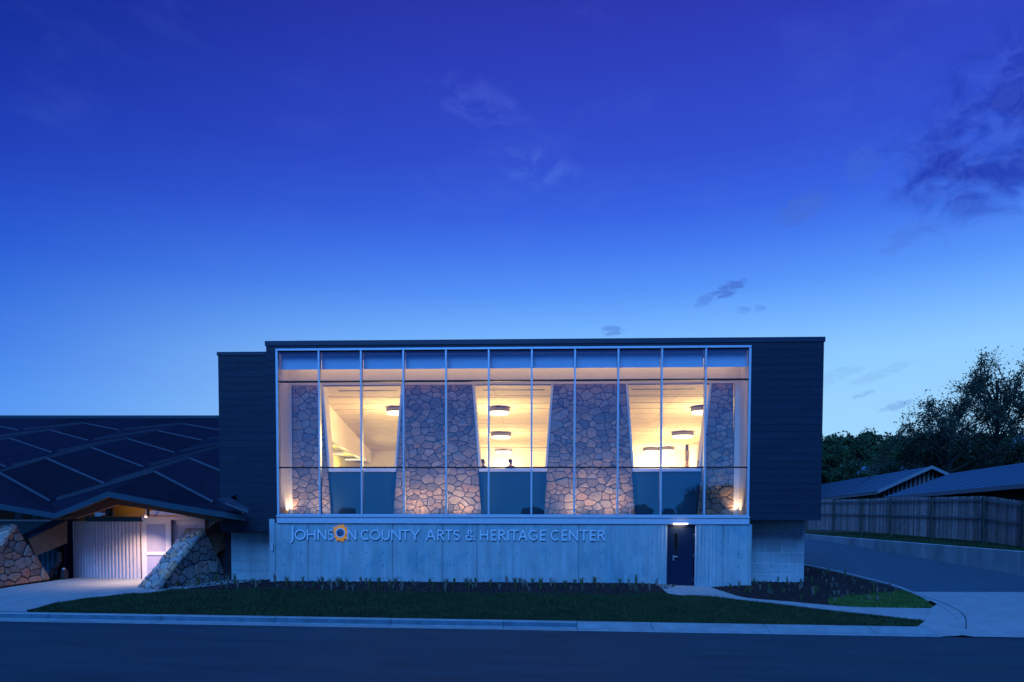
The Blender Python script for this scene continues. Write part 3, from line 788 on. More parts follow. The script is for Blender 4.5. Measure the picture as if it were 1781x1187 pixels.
for i in range(NB):
    a = xm[i]+(MW/2 if i else .04)+.002; b = xm[i+1]-(MW/2 if i < NB-1 else .04)-.002
    for z in (zt1, zt2): box('transom', MT['black'], a, b, -.028, .12, z-.026, z+.022, CW)
    box('transom', MT['alu'], a, b, -.02, .12, ZSILL-.009, ZSILL+.03, CW)
    box('transom', MT['black'], a, b, -.01, .12, ZTOP-.035, ZTOP-.004, CW)
    for z0, z1 in ((ZSILL+.032, zt2-.028), (zt2+.024, zt1-.028), (zt1+.024, ZTOP-.037)):
        y = .03+random.uniform(-.001, .001)
        tl = random.uniform(-.0006, .0006); 
        MB().add([(a, y, z0), (b, y+tl, z0), (b, y+tl, z1), (a, y, z1)], [(0, 1, 2, 3)]).build('pane', MT['glass'], CW)
# roller shades in the top lights
zsh = PY(890, 641, .30).z
for i in range(NB):
    a, b = xm[i]+.012, xm[i+1]-.012
    t = empty('roller_shade', ((a+b)/2, .30, zsh), 'roller shade lowered behind the top pane of the %s bay from the left' % ('first', 'second', 'third', 'fourth', 'fifth', 'sixth', 'seventh', 'eighth', 'ninth', 'tenth', 'eleventh')[i], 'shade', 'roller shades behind the top row of glass')
    MB().box(a, b, .297, .303, zsh+.03, ZTOP-.08).build('fabric', MT['shade'], t)
    box('hem_bar', MT['shade'], a, b, .29, .31, zsh, zsh+.028, t)
    MB().tube((a, .31, ZTOP-.045), (b, .31, ZTOP-.045), .035, n=8).build('roller', MT['alu'], t)

# ---------------------------------------------------------------- inside
YP = 1.15                            # face of the stone piers
ZC = PY(890, 668, YP).z; zcap1 = PY(890, 815, YP).z; zcap0 = PY(890, 820.5, YP).z
ZF = 3.15; ZFN = FZ0-.02
def cz(y): return ZC+.02-.045*(y-YP)
inL = PY(575, 700, YP+.3).x+.02
inR = PY(1226, 790, 15).x
def struct(o): return tag(o, kind='structure')
struct(box('front_floor', MT['carpet'], FX0, FX1, .17, YP+.5, ZFN-.15, ZFN))
struct(box('floor', MT['carpet'], XLL+.15, XR-.2, YP+.51, YB-.2, ZF-.2, ZF))
# ceiling grid
CE = bpy.data.objects.new('ceiling', None); COL.objects.link(CE); tag(CE, kind='structure')
MB().add([(FX0-.3, YP, cz(YP)+.10), (XR-.3, YP, cz(YP)+.10), (XR-.3, YB, cz(YB)+.10), (FX0-.3, YB, cz(YB)+.10)], [(0, 1, 2, 3)]).build('ceiling_backing', MT['joint'], CE)
lx = PY(582, 720, 6.3).x
y = YP+.02; k = 0
while y < YB-.4:
    d = (2.1 if k == 0 else .28 if k == 1 else 1.22); x = max(XLL+.25, lx-2.9)
    while x < XR-.25:
        w = min(2.44, XR-.22-x)
        MB().prism([(x+.006, y+.045, cz(y+.045)), (x+w-.006, y+.045, cz(y+.045)), (x+w-.006, y+d-.045, cz(y+d-.045)), (x+.006, y+d-.045, cz(y+d-.045))], (0, 0, .06)).build('ceiling_panel', MT['ceil'], CE)
        x += w
    y += d; k += 1
# linear slot diffusers
for a, b, lab in ((590, 691, 'left'), (840.5, 947, 'middle'), (1097.5, 1207, 'right')):
    pa, pb2 = PY(a, 684, 2.35), PY(b, 683, 2.35); yy = YP+1.05
    MBo = MB().prism([(pa.x, yy, cz(yy)-.012), (pb2.x, yy, cz(yy)-.012), (pb2.x, yy+.09, cz(yy+.09)-.012), (pa.x, yy+.09, cz(yy+.09)-.012)], (0, 0, .01)).build('slot_diffuser', MT['black'])
    tag(MBo, 'thin dark slot diffuser in the ceiling of the %s window opening' % lab, 'air vent')
# gypsum face wall above the openings and jambs
GW = empty('window_surround', (0, YP, ZF), 'cream plaster surround framing the three openings behind the glass', 'wall')
box('bulkhead', MT['plaster'], FX0-.2, FX1+.3, YP-.02, YP+.02, ZC-.02, ZTOP+.1, GW)
box('reveal', MT['plaster'], FX0-.03, FX0+.02, .17, YP-.03, ZFN, ZTOP, GW)
box('reveal', MT['plaster'], FX1-.02, FX1+.03, .17, YP-.03, ZFN, ZTOP, GW)
box('cover', MT['plaster'], FX0, FX1, .31, YP, ZTOP+.0, ZTOP+.05, GW)
pl = lambda x, y: PY(x, y, YP)
wl0, wl1 = pl(480, 780), pl(508, 780); wr0, wr1 = pl(1277, 780), pl(1306, 780)
box('side_panel', MT['plaster'], FX0-.03, wl1.x, YP-.02, YP+.1, ZFN, ZC-.022, GW)
box('side_panel', MT['plaster'], wr0.x, FX1+.05, YP-.02, YP+.1, ZFN, ZC-.022, GW)
# stone piers: (top-left, top-right, bottom-right, bottom-left) in the photograph
piers = [((509, 668), (558, 668), (577.5, 899), (509, 899), 'tapering stone pier at the left end behind the glass'),
         ((701.5, 668), (821, 668), (838.5, 899), (683.5, 899), 'broad tapering stone pier between the left and middle openings'),
         ((963, 668), (1088, 668), (1105, 899), (945.5, 899), 'broad tapering stone pier between the middle and right openings'),
         ((1238, 668), (1276, 668), (1276, 899), (1211, 899), 'narrow stone pier beside the cream wall at the right end behind the glass')]
zpb = ZFN; ptop = ZC-.025
PW = []
for tl, tr, br, bl, lab in piers:
    A, Bq, C_, Dq = (pl(*q) for q in (tl, tr, br, bl))
    def atz(p, q, z): t = (z-p.z)/(q.z-p.z); return p.x+(q.x-p.x)*t
    x0t, x1t, x1b, x0b = atz(A, Dq, ptop), atz(Bq, C_, ptop), atz(Bq, C_, zpb), atz(A, Dq, zpb)
    PW.append((x0t, x1t, x1b, x0b))
    P_ = empty('stone_pier', ((x0b+x1b)/2, YP, zpb), lab, 'pier')
    MB().prism([(x0b, YP, zpb), (x1b, YP, zpb), (x1t, YP, ptop), (x0t, YP, ptop)], (0, .55, 0)).build('mortar', MT['mortar'], P_)
    stonework(P_, MT['stone'], (0, YP, 0), (1, 0, 0), (0, 0, 1), (0, -1, 0), [(x0b, zpb), (x1b, zpb), (x1t, ptop), (x0t, ptop)], .315, gap=.017, depth=.045, elong=1.35)
def pier_x(i, side, z):
    x0t, x1t, x1b, x0b = PW[i]; t = (z-zpb)/(ptop-zpb)
    return (x0b+(x0t-x0b)*t) if side == 0 else (x1b+(x1t-x1b)*t)
# slanted plaster jambs along the openings, guard walls with caps
for n_, (i, j, lab) in enumerate(((0, 1, 'left'), (1, 2, 'middle'), (2, 3, 'right'))):
    for (k, sd, sg) in ((i, 1, 1), (j, 0, -1)):
        zb_, zt_ = zcap1+.02, ZC-.023
        xb_, xt_ = pier_x(k, sd, zb_), pier_x(k, sd, zt_); w = .085*sg
        MB().prism([(xb_+.001*sg, YP-.012, zb_), (xb_+w, YP-.012, zb_), (xt_+w, YP-.012, zt_), (xt_+.001*sg, YP-.012, zt_)], (0, .56, 0)).build('jamb', MT['plaster'], GW)
    xa_, xb_ = pier_x(i, 1, ZC-.06), pier_x(j, 0, ZC-.06)
    box('shadow_track', MT['drum'], xa_+.09, xb_-.09, YP-.022, YP+.06, ZC-.062, ZC-.024, GW)
    g0, g1 = pier_x(i, 1, zpb), pier_x(j, 0, zpb); h0, h1 = pier_x(i, 1, zcap0), pier_x(j, 0, zcap0)
    gd = empty('guard_wall', ((g0+g1)/2, YP+.1, zpb), 'low dark blue guard wall with a white cap in the %s opening' % lab, 'wall')
    MB().prism([(g0+.004, YP+.1, zpb), (g1-.004, YP+.1, zpb), (h1-.004, YP+.1, zcap0), (h0+.004, YP+.1, zcap0)], (0, .22, 0)).build('panel', MT['guard'], gd)
    box('cap', MT['white'], h0+.01, h1-.01, YP-.0, YP+.42, zcap0+.002, zcap1, gd, bevel=.006)
# room walls
yj = YB-.6; ybw = 19.6
def wallprism(pts, ext, m, name, lab, cat='wall', op=None):
    return tag(MB().prism(pts, ext).build(name, m), lab, cat)
bw = MB().prism([(XLL+.15, ybw, ZF), (XR-.2, ybw, ZF), (XR-.2, ybw, cz(ybw)-.004), (XLL+.15, ybw, cz(ybw)-.004)], (0, .15, 0)).build('back_wall', MT['plaster'])
tag(bw, 'bright cream wall at the far end of the upper room', 'wall')
# left wall of the room: solid in front, then a wide opening under a header into the olive room
wx = lambda y: lx - .1237*(y-6.3)
dq = ray(575.5, 766); tq = 0
for _ in range(60):
    q1 = CAM+dq*tq; tq += (wx(q1.y)-q1.x)/(dq.x+.1237*dq.y)
yo, zo = q1.y, q1.z
lw = empty('room_side_wall', (wx(YP), YP, ZF), 'cream side wall with a wide opening towards the olive room', 'wall')
MB().prism([(wx(YP+.58), YP+.58, ZF), (wx(yo), yo, ZF), (wx(yo), yo, cz(yo)), (wx(YP+.58), YP+.58, cz(YP+.58))], (-.2, 0, 0)).build('wall_panel', MT['plaster'], lw)
MB().prism([(wx(yo+.002), yo+.002, zo), (wx(ybw), ybw-.01, zo), (wx(ybw), ybw-.01, cz(ybw)-.01), (wx(yo+.002), yo+.002, cz(yo)-.01)], (-.2, 0, 0)).build('header', MT['plaster'], lw)
struct(MB().prism([(XLL+.2, YP+.6, zo+.12), (wx(YP+.6)-.21, YP+.6, zo+.12), (wx(ybw)-.21, ybw-.02, zo+.12), (XLL+.2, ybw-.02, zo+.12)], (0, 0, .18)).build('olive_ceiling', MT['olive']))
ow = tag(box('olive_wall', MT['olive'], XLL+.15, XLL+.19, YP+.6, ybw-.02, ZF, zo+.1), 'olive painted wall in the side room at the left', 'wall')
struct(box('front_closure', MT['plaster'], XLL+.2, wx(YP+.58)-.01, YP+.58, YP+.59, ZF, zo+.1))
for (a, b, y_, lab) in ((577, 597, 791, 'short upper linear lamp in the olive room'), (577, 636, 801, 'long linear lamp below the short one in the olive room'), (600, 626, 811, 'lowest linear lamp in the olive room, just over the guard wall')):
    zz = zo-.05; d = ray((a+b)/2, y_); t = (zz-CAM.z)/d.z; c = CAM+d*t
    t2 = t*FPX; wa = PD(a, y_, t2).x; wb = PD(b, y_, t2).x
    cy = min(c.y, ybw-.8)
    o = empty('linear_lamp', (c.x, cy, zz), lab, 'lamp')
    box('lamp_body', MT['white'], wa-.05, wb, cy-.08, cy+.08, zz+.052, zz+.10, o); box('diffuser', MT['lampl'], wa-.05, wb, cy-.07, cy+.07, zz, zz+.05, o)
for yq in (4, 9, 14): lamp('side_room_light', 'POINT', ((wx(yq)+XLL)/2, yq, zo-.9), 210, (1, .80, .36), o, .4)
# right wall and small column
rx = FX1+2.6
rwx = min(XR-.5, max(PY(1224, 760, 9).x, PY(1203, 800, 19).x))
tag(MB().prism([(rwx, YP+.6, ZF), (rwx, ybw-.01, ZF), (rwx, ybw-.01, cz(ybw)-.01), (rwx, YP+.6, cz(YP+.6)-.01)], (.2, 0, 0)).build('room_side_wall', MT['plaster']), 'cream side wall at the right end of the upper room', 'wall')
ca, cb = PY(1192, 800, 17), PY(1197.5, 800, 17)
co_ = empty('stone_column', ((ca.x+cb.x)/2, 17, ZF), 'small stone column far back in the right window opening', 'column')
zz = ZF
for i in range(12):
    h = .22+.05*(i % 3); j = .012*((i*7) % 3)
    if zz+h > cz(17)-.01: break
    box('stone', MT['stone'], ca.x-j, cb.x+j, 16.9-j, 17.2, zz+.006, zz+h-.006, co_); zz += h
box('mortar', MT['mortar'], ca.x+.01, cb.x-.01, 16.92, 17.18, ZF, cz(17)-.01, co_)
# loose dark bits along the guard caps
for (x, y_, w, h, lab) in ((1214.5, 811, .10, .30, 'small dark post at the right end of the right guard wall'), (576, 812, .08, .22, 'small dark post at the left end of the left guard wall')):
    c = PY(x, y_, YP+.35)
    o = MB().tube((c.x, YP+.3, zcap1), (c.x, YP+.3, zcap1+h), w/2, w/2.4, 8).build('post', MT['drum']); tag(o, lab, 'post')
# drum lamps
def drum(px, py, wpx, lab, ell=1.0):
    # lies under the sloping ceiling where the sight line meets it (top rim height)
    d = ray(px, py); z = 6.8
    for _ in range(40):
        t = (z-CAM.z)/d.z; p = CAM+d*t; z = .5*z+.5*(cz(p.y)-.12)
    p = CAM+d*((z-CAM.z)/d.z); r = wpx/2*(t)
    o = empty('drum_lamp', (p.x, p.y, p.z-.20), lab, 'lamp', 'round drum lamps under the upper room ceiling')
    h = .15
    lathe([(r*.99, h*.0), (r, .01), (r, h), (r*.96, h)], (p.x, p.y, p.z-h*.5), 32).build('shade_rim', MT['drum'], o, smooth=False)
    lathe([(r*.90, 0), (r*.93, .01), (r*.93, .10)], (p.x, p.y, p.z-h*.5-.10), 32).build('diffuser', MT['lampw'], o)
    for a in range(3):
        t_ = a*2.094+.5
        MB().tube((p.x+math.cos(t_)*r*.7, p.y+math.sin(t_)*r*.7, p.z+h*.5), (p.x+math.cos(t_)*r*.7, p.y+math.sin(t_)*r*.7, cz(p.y)), .008, n=5).build('hanger', MT['drum'], o)
    lamp('drum_light', 'POINT', (p.x, p.y, p.z-h*.5-1.3), 450, (1, .68, .27), o, .45)
    return p
drum(690, 714, 36, 'drum lamp half hidden by the right edge of the left window opening')
drum(868, 714, 37, 'nearest of the drum lamps in the middle window opening')
drum(871.5, 757, 35, 'second drum lamp from the top in the middle window opening')
drum(876, 784, 31, 'farthest and smallest drum lamp in the middle window opening')
drum(1222, 713, 40, 'highest drum lamp in the right window opening, cut by its jamb')
drum(1187.5, 756, 38, 'whole drum lamp in the upper right part of the right window opening')
drum(1133, 783, 30, 'farther drum lamp left of the centre mullion in the right window opening')
drum(1160, 781.5, 27, 'farthest drum lamp just right of the mullion in the right window opening')
# unseen wall-washer lamp added to brighten the far wall
wash = empty('linear_lamp', (PY(905, 790, 18).x, 18.2, cz(18.2)-.06), 'added unseen slot lamp washing the far wall of the upper room', 'lamp')
box('lamp_body', MT['white'], origin(wash).x-5, origin(wash).x+5, 18.1, 18.3, cz(18.2)-.08, cz(18.2)-.03, wash)
lamp('added_wash_light', 'AREA', (origin(wash).x, 18.2, cz(18.2)-.12), 70, (1, .80, .46), wash, 10, (0, .75, -1), .3)
# unseen cove lamp added behind the shades to light the bulkhead
cv = empty('linear_lamp', ((FX0+FX1)/2, .46, zsh+.40), 'added cove lamp hidden behind the roller shades to light the bulkhead', 'lamp')
box('lamp_body', MT['alu'], FX0+.2, FX1-.2, .40, .45, zsh+.36, zsh+.44, cv)
lamp('added_cove_light', 'AREA', ((FX0+FX1)/2, .47, zsh+.40), 75, (1, .66, .40), cv, FX1-FX0-.5, (0, 1, -.12), .06)
# corner uplights, plus unseen ones added at the pier feet for warm light
for (px, e, lab) in ((507, 17, 'bright floor uplight where the left pier meets the cream wall'), (1278, 17, 'bright floor uplight where the right pier meets the cream wall'),
                     (725, 6.5, 'added floor uplight hidden at the foot of the left broad pier'), (800, 6.5, 'second added floor uplight at the foot of the left broad pier'), (1000, 5.5, 'added floor uplight hidden at the foot of the right broad pier'), (1065, 5.5, 'second added floor uplight at the foot of the right broad pier'), (548, 4, 'small added floor uplight at the foot of the left pier')):
    YU = YP-.22 if px in (507, 1278) else .42
    c = PY(px, 896, YU)
    o = empty('uplight', (c.x, YU, ZFN), lab, 'lamp')
    hh = .16 if px in (507, 1278) else .04
    lathe([(.05, 0), (.05, hh), (.045, hh+.01)], (c.x, YU, ZFN), 12).build('lamp_body', MT['drum'], o)
    lathe([(.042, 0), (.042, .012)], (c.x, YU, ZFN+hh+.011), 12).build('lens', MT['lampu'], o)
    lamp('uplight_beam', 'SPOT', (c.x, YU-.02, ZFN+hh+.05), e*(4 if hh > .1 else 25), (1, .70, .44), o, .05, (0, .10 if hh > .1 else .20, 1), spot=rad(165 if hh < .1 else 100), blend=1.0)

# two visitors behind the middle guard wall
def person(px, py, Y, lab, shirt, face):
    hc = PY(px, py, Y); zf = ZF; H = (hc.z-zf)/.93
    o = empty('person', (hc.x, Y, zf), lab, 'person')
    def skin(name, V, Ed, R, m, root=0, sub=1):
        me = bpy.data.meshes.new(name); me.from_pydata([(v[0]*H, v[1]*H, v[2]*H) for v in V], Ed, []); me.materials.append(m)
        b = bpy.data.objects.new(name, me); COL.objects.link(b); b.parent = o
        s = b.modifiers.new('skin', 'SKIN'); sv = me.skin_vertices[0].data
        for i, r in enumerate(R): sv[i].radius = ((r if isinstance(r, tuple) else (r, r))[0]*H, (r if isinstance(r, tuple) else (r, r))[1]*H); sv[i].use_root = (i == root)
        b.modifiers.new('sub', 'SUBSURF').levels = sub; b.modifiers['sub'].render_levels = sub
        b.rotation_euler.z = face; return b
    V = [(0, 0, .53), (0, 0, .62), (0, -.005, .73), (0, 0, .815), (0, .0, .86), (0, -.012, .915), (0, -.008, .965)]
    R = [(.085, .06), (.075, .052), (.09, .06), (.07, .045), .032, (.042, .052), (.036, .045)]
    Ed = [(0, 1), (1, 2), (2, 3), (3, 4), (4, 5), (5, 6)]
    for s in (-1, 1):
        k = len(V); V += [(s*.105, 0, .80), (s*.135, .0, .64), (s*.125, -.07, .52), (s*.12, -.10, .485)]; R += [.03, .025, .018, (.02, .012)]
        Ed += [(3, k), (k, k+1), (k+1, k+2), (k+2, k+3)]
        for f in range(4):
            j = len(V); V += [(s*(.108+.008*f), -.125, .475-.002*f), (s*(.108+.008*f), -.14, .455+.003*abs(f-1.5))]; R += [.0055, .0045]; Ed += [(k+3, j), (j, j+1)]
        j = len(V); V += [(s*.098, -.108, .47)]; R += [.006]; Ed += [(k+3, j)]
        k = len(V); V += [(s*.05, 0, .48), (s*.055, -.005, .27), (s*.055, .01, .05), (s*.06, -.05, .015)]; R += [.055, .035, .022, (.022, .015)]
        Ed += [(0, k), (k, k+1), (k+1, k+2), (k+2, k+3)]
    skin('body', V, Ed, R, MT['skin'])
    V = [(0, 0, .50), (0, 0, .62), (0, -.005, .73), (0, 0, .82), (0, 0, .845)]; R = [(.10, .075), (.088, .066), (.10, .072), (.078, .055), (.045, .042)]; Ed = [(0, 1), (1, 2), (2, 3), (3, 4)]
    for s in (-1, 1):
        k = len(V); V += [(s*.108, 0, .805), (s*.138, 0, .66)]; R += [.042, .036]; Ed += [(3, k), (k, k+1)]
    skin('shirt', V, Ed, R, MT[shirt])
    V = [(0, 0, .53), (-.05, 0, .47), (-.055, -.005, .27), (-.055, .01, .06), (.05, 0, .47), (.055, -.005, .27), (.055, .01, .06)]
    skin('trousers', V, [(0, 1), (1, 2), (2, 3), (0, 4), (4, 5), (5, 6)], [(.09, .07), .062, .043, .034, .062, .043, .034], MT['trouser'])
    # face and hair
    def ell(name, c, r, m, n=12):
        bm = bmesh.new(); bmesh.ops.create_uvsphere(bm, u_segments=n, v_segments=n//2+2, radius=1)
        for v in bm.verts: v.co = Vector((v.co.x*r[0]+c[0], v.co.y*r[1]+c[1], v.co.z*r[2]+c[2]))*H
        me = bpy.data.meshes.new(name); bm.to_mesh(me); bm.free(); me.materials.append(m); q = bpy.data.objects.new(name, me); COL.objects.link(q); q.parent = o; q.rotation_euler.z = face
        me.polygons.foreach_set('use_smooth', [True]*len(me.polygons))
    ell('hair', (0, .014, .958), (.050, .056, .050), MT['hair'])
    ell('nose', (0, -.064, .928), (.007, .012, .012), MT['skin'], 8)
    for s in (-1, 1): ell('ear', (s*.046, 0, .93), (.006, .012, .017), MT['skin'], 8); ell('eye', (s*.018, -.056, .938), (.006, .005, .004), MT['black'], 8)
    ell('mouth', (0, -.058, .905), (.014, .005, .003), MT['pink'], 8)
    return o
person(888, 804, 4.4, 'person with short dark hair and a mauve shirt, seen over the middle guard wall', 'pink', rad(150))
person(840, 804, 3.6, 'person in a dark blue shirt beside the left jamb of the middle opening', 'navy', rad(120))

# ---------------------------------------------------------------- wall sign
SG = empty('wall_sign', (PY(777, 940, 0).x, -.03, PY(777, 940, 0).z), 'raised metal lettering on the concrete wall with a golden sunflower ring in the first word', 'sign')
PI = math.pi
def arc(cx, cy, rx, ry, a0, a1, n=14): return [(cx+rx*math.cos(rad(a0+(a1-a0)*i/n)), cy+ry*math.sin(rad(a0+(a1-a0)*i/n))) for i in range(n+1)]
t_ = .12
def glyph(c, w):
    """strokes in units of cap height; w = width over cap height"""
    h = .06; a, b = h, w-h
    if c == 'J': return [[(w*.78, 1.0), (w*.78, .05)] + arc(w*.78-.30, .05, .30, .32, 0, -70, 8)]
    if c == 'O': return [arc(w/2, .5, w/2-h, .5-h, 0, 360, 28)]
    if c == 'H': return [[(a, 0), (a, 1)], [(b, 0), (b, 1)], [(a, .52), (b, .52)]]
    if c == 'N': return [[(a, 0), (a, 1)], [(a, .97), (b, .03)], [(b, 0), (b, 1)]]
    if c == 'S': return [arc(w/2, .735, w/2-h, .21, 35, 265, 12) + arc(w/2, .275, w/2-h, .225, 88, -145, 12)]
    if c == 'C': return [arc(w*.56, .5, w*.56-h, .5-h, 52, 308, 20)]
    if c == 'U': return [[(a, 1), (a, .36)] + arc(w/2, .36, w/2-h, .36-h, 180, 360, 12) + [(b, 1)]]
    if c == 'T': return [[(0, .945), (w, .945)], [(w/2, .94), (w/2, 0)]]
    if c == 'Y': return [[(.02, 1), (w/2, .46)], [(w-.02, 1), (w/2, .46)], [(w/2, .47), (w/2, 0)]]
    if c == 'A': return [[(.03, 0), (w/2, 1)], [(w/2, 1), (w-.03, 0)], [(w*.24, .34), (w*.76, .34)]]
    if c == 'R': return [[(a, 0), (a, 1)], [(a, .945)] + arc(w*.42, .725, w*.36, .22, 90, -90, 10) + [(a, .505)], [(w*.42, .5), (w-.03, 0)]]
    if c == 'E': return [[(a, 0), (a, 1)], [(a, .945), (w, .945)], [(a, .52), (w*.92, .52)], [(a, .055), (w, .055)]]
    if c == 'I': return [[(w/2, 0), (w/2, 1)]]
    if c == 'G': return [arc(w*.54, .5, w*.54-h, .5-h, 50, 318, 20) + [(w-h*1.3, .12), (w-h*1.3, .44)], [(w*.62, .44), (w-h*.6, .44)]]
    if c == '&': return [[(w-.02, .02), (w*.26, .72)] + arc(w*.43, .80, .17*w/.9, .15, 170, 0, 8)[0:] + [(w*.52, .64), (w*.26, .46)] + arc(w*.38, .26, w*.32, .22, 120, 340, 10) + [(w*.92, .42)]]
def ribbon(mb, pts, O_, sc, wd, y0, y1, closed=False):
    P2 = [(O_[0]+x*sc, O_[1]+y*sc) for x, y in pts]; n = len(P2); L_, R_ = [], []
    for i in range(n):
        if closed: p, q = P2[(i-1) % (n-1)], P2[(i+1) % (n-1)] if i < n-1 else P2[1]
        else: p, q = P2[max(0, i-1)], P2[min(n-1, i+1)]
        dx, dy = q[0]-p[0], q[1]-p[1]; l = math.hypot(dx, dy) or 1
        nx, ny = -dy/l*wd/2, dx/l*wd/2
        L_.append((P2[i][0]+nx, P2[i][1]+ny)); R_.append((P2[i][0]-nx, P2[i][1]-ny))
    vs = [(x, y0, z) for x, z in L_]+[(x, y0, z) for x, z in R_]+[(x, y1, z) for x, z in L_]+[(x, y1, z) for x, z in R_]
    fs = []
    for i in range(n-1):
        fs += [(i, i+1, n+i+1, n+i), (2*n+i, 3*n+i, 3*n+i+1, 2*n+i+1), (i, 2*n+i, 2*n+i+1, i+1), (n+i, n+i+1, 3*n+i+1, 3*n+i)]
    if not closed: fs += [(0, n, 3*n, 2*n), (n-1, 3*n-1, 4*n-1, 2*n-1)]
    mb.add(vs, fs)
letters = [('J', 501.5, 511.6, 915, 946), ('O', 512.7, 532), ('H', 534, 549), ('N', 552.5, 567.8), ('S', 570.2, 580),
           ('N', 604.2, 620), ('C', 627.6, 642.4), ('O', 643.6, 661.8), ('U', 664.3, 677.8), ('N', 680.6, 697), ('T', 698.2, 712), ('Y', 714, 729.8),
           ('A', 741.2, 757.2), ('R', 760.6, 773.2), ('T', 773.8, 787.2), ('S', 789, 800), ('&', 809.6, 826.3),
           ('H', 834.8, 849.3), ('E', 854, 862.8), ('R', 867.2, 879.8), ('I', 882.2, 885.2), ('T', 887, 901.8), ('A', 902, 916.6), ('G', 919.4, 935.2), ('E', 939.4, 949),
           ('C', 957.8, 972.5), ('E', 977, 986), ('N', 989.6, 1005), ('T', 1007.6, 1023), ('E', 1026.3, 1036), ('R', 1039.6, 1052.8)]
for L_ in letters:
    c, xa_, xb_ = L_[0], L_[1], L_[2]
    yb_ = 939.2 + (xa_-502)/550*1.5; yt_ = yb_-17.9-(xa_-502)/550*.5
    if c == 'J': yb_, yt_ = 938.2, 915.2
    pa, pb2, pt_ = PY(xa_, yb_, -.05), PY(xb_, yb_, -.05), PY(xa_, yt_, -.05)
    h = pt_.z-pa.z; w = (pb2.x-pa.x)/h; mb = MB(); wd = .047 if c != 'J' else .058
    for i, s in enumerate(glyph(c, w)):
        ribbon(mb, s, (pa.x, pa.z), h, wd, -.062-.0007*i, -.040+.0007*i, closed=(c == 'O'))
    mb.build('letter', MT['letter'], SG)
# sunflower emblem in place of an O
ce = PY(592.2, 927.2, -.06); R1 = 7.3*24.9/FPX; ro = 13.6*24.9/FPX
rr = random.Random(5)
for layer, (n_, len_, y0) in enumerate(((15, 1.0, -.052), (14, .86, -.060))):
    for i in range(n_):
        a = 2*PI*(i+.5*layer)/n_ + rr.uniform(-.08, .08); l = ro*len_*rr.uniform(.88, 1.14)*(1.08 if abs(math.sin(a)) > .6 else .95); ca_, sa_ = math.cos(a), math.sin(a)
        pts = []
        for (u, v) in ((.45, -.16), (.62, -.20), (.82, -.13), (1, rr.uniform(-.03, .03)), (.82, .13), (.62, .20), (.45, .16)):
            x, z = l*u, ro*v*1.1; pts.append((ce.x+x*ca_-z*sa_, y0-.0012*i/3, ce.z+x*sa_+z*ca_))
        MB().prism(pts, (0, .004, 0)).build('petal', MT['petal'], SG)
mb = MB(); ribbon(mb, arc(0, 0, R1, R1, 0, 360, 32), (ce.x, ce.z), 1, .040, -.088, -.066, True); mb.build('ring', MT['letter'], SG)
MB().prism([(ce.x+R1*.93*math.cos(2*PI*i/24), -.078, ce.z+R1*.93*math.sin(2*PI*i/24)) for i in range(24)], (0, .008, 0)).build('disc', MT['emb'], SG)
mb = MB()
ribbon(mb, arc(-.2, .1, .42, .45, 40, 250, 10), (ce.x, ce.z), R1, .016, -.0815, -.0785)
ribbon(mb, arc(.25, -.15, .38, .40, -120, 110, 10), (ce.x, ce.z), R1, .016, -.0822, -.0785)
ribbon(mb, [(-.1, .5), (.15, .1), (-.15, -.2), (.1, -.6)], (ce.x, ce.z), R1, .018, -.083, -.0785)
mb.build('emblem_figure', MT['embs'], SG)

# ================================================================== OLD HALL AT THE LEFT
OH = empty('folded_roof_hall', (-15.5, 3, 0), 'low old hall with a big dark diamond patterned roof over a timber entrance', 'building')
rows = [
    [('P', -25, 737), ('V', 34, 749), ('P', 148, 737), ('V', 209, 749), ('P', 320, 738), ('V', 386, 749), ('P', 480, 738)],
    [('P', -100, 749), ('V', -48, 767), ('P', 88, 749), ('V', 156, 767), ('P', 274, 749.5), ('V', 354, 767), ('P', 460, 750)],
    [('P', -185, 763), ('V', -120, 788), ('P', 18, 763), ('V', 93, 788.5), ('P', 222, 763.8), ('V', 306, 788.3), ('P', 425, 764)],
    [('P', -290, 779), ('V', -200, 814), ('P', -66, 779), ('V', 13.5, 814), ('P', 159, 779), ('V', 252, 813.3), ('P', 384, 778), ('V', 500, 813)],
    [('P', -400, 798), ('V', -300, 842), ('P', -166, 798), ('V', -62, 842), ('P', 82, 798), ('V', 184, 842.3), ('P', 330, 797.5), ('V', 440, 842)],
    [('P', -560, 826), ('V', -470, 875), ('P', -280, 824), ('V', -200, 873), ('P', 0, 823), ('V', 90, 873), ('P', 268, 820), ('V', 374, 875), ('P', 460, 852)]]
dd = [(40.4, 38.9), (37.2, 35.7), (34.1, 32.6), (30.9, 29.5), (28, 26.9), (26.0, 25.2)]
W3 = [[(k, PD(x, y, dd[r][0 if k == 'P' else 1])) for k, x, y in row] for r, row in enumerate(rows)]
def yclip(p, x): return p
def slab3(pts, m, name, par, th=.05):
    pts = [Vector(p) for p in pts]; c = sum(pts, Vector())/len(pts); vs = pts+[p-Vector((0, -.01, th)) for p in pts]+[c]
    n = len(pts); fs = [(i, (i+1) % n, 2*n) for i in range(n)] + [(i, i+n, (i+1) % n+n, (i+1) % n) for i in range(n)]
    return MB().add(vs, fs).build(name, m, par)
fasc = [PD(-330, 848, 24.4), PD(-160, 862, 24.2), PD(0, 876.5, 24.1), PD(95, 893, 24), PD(188, 855, 24), PD(300, 876.3, 24), PD(427, 897, 24)]
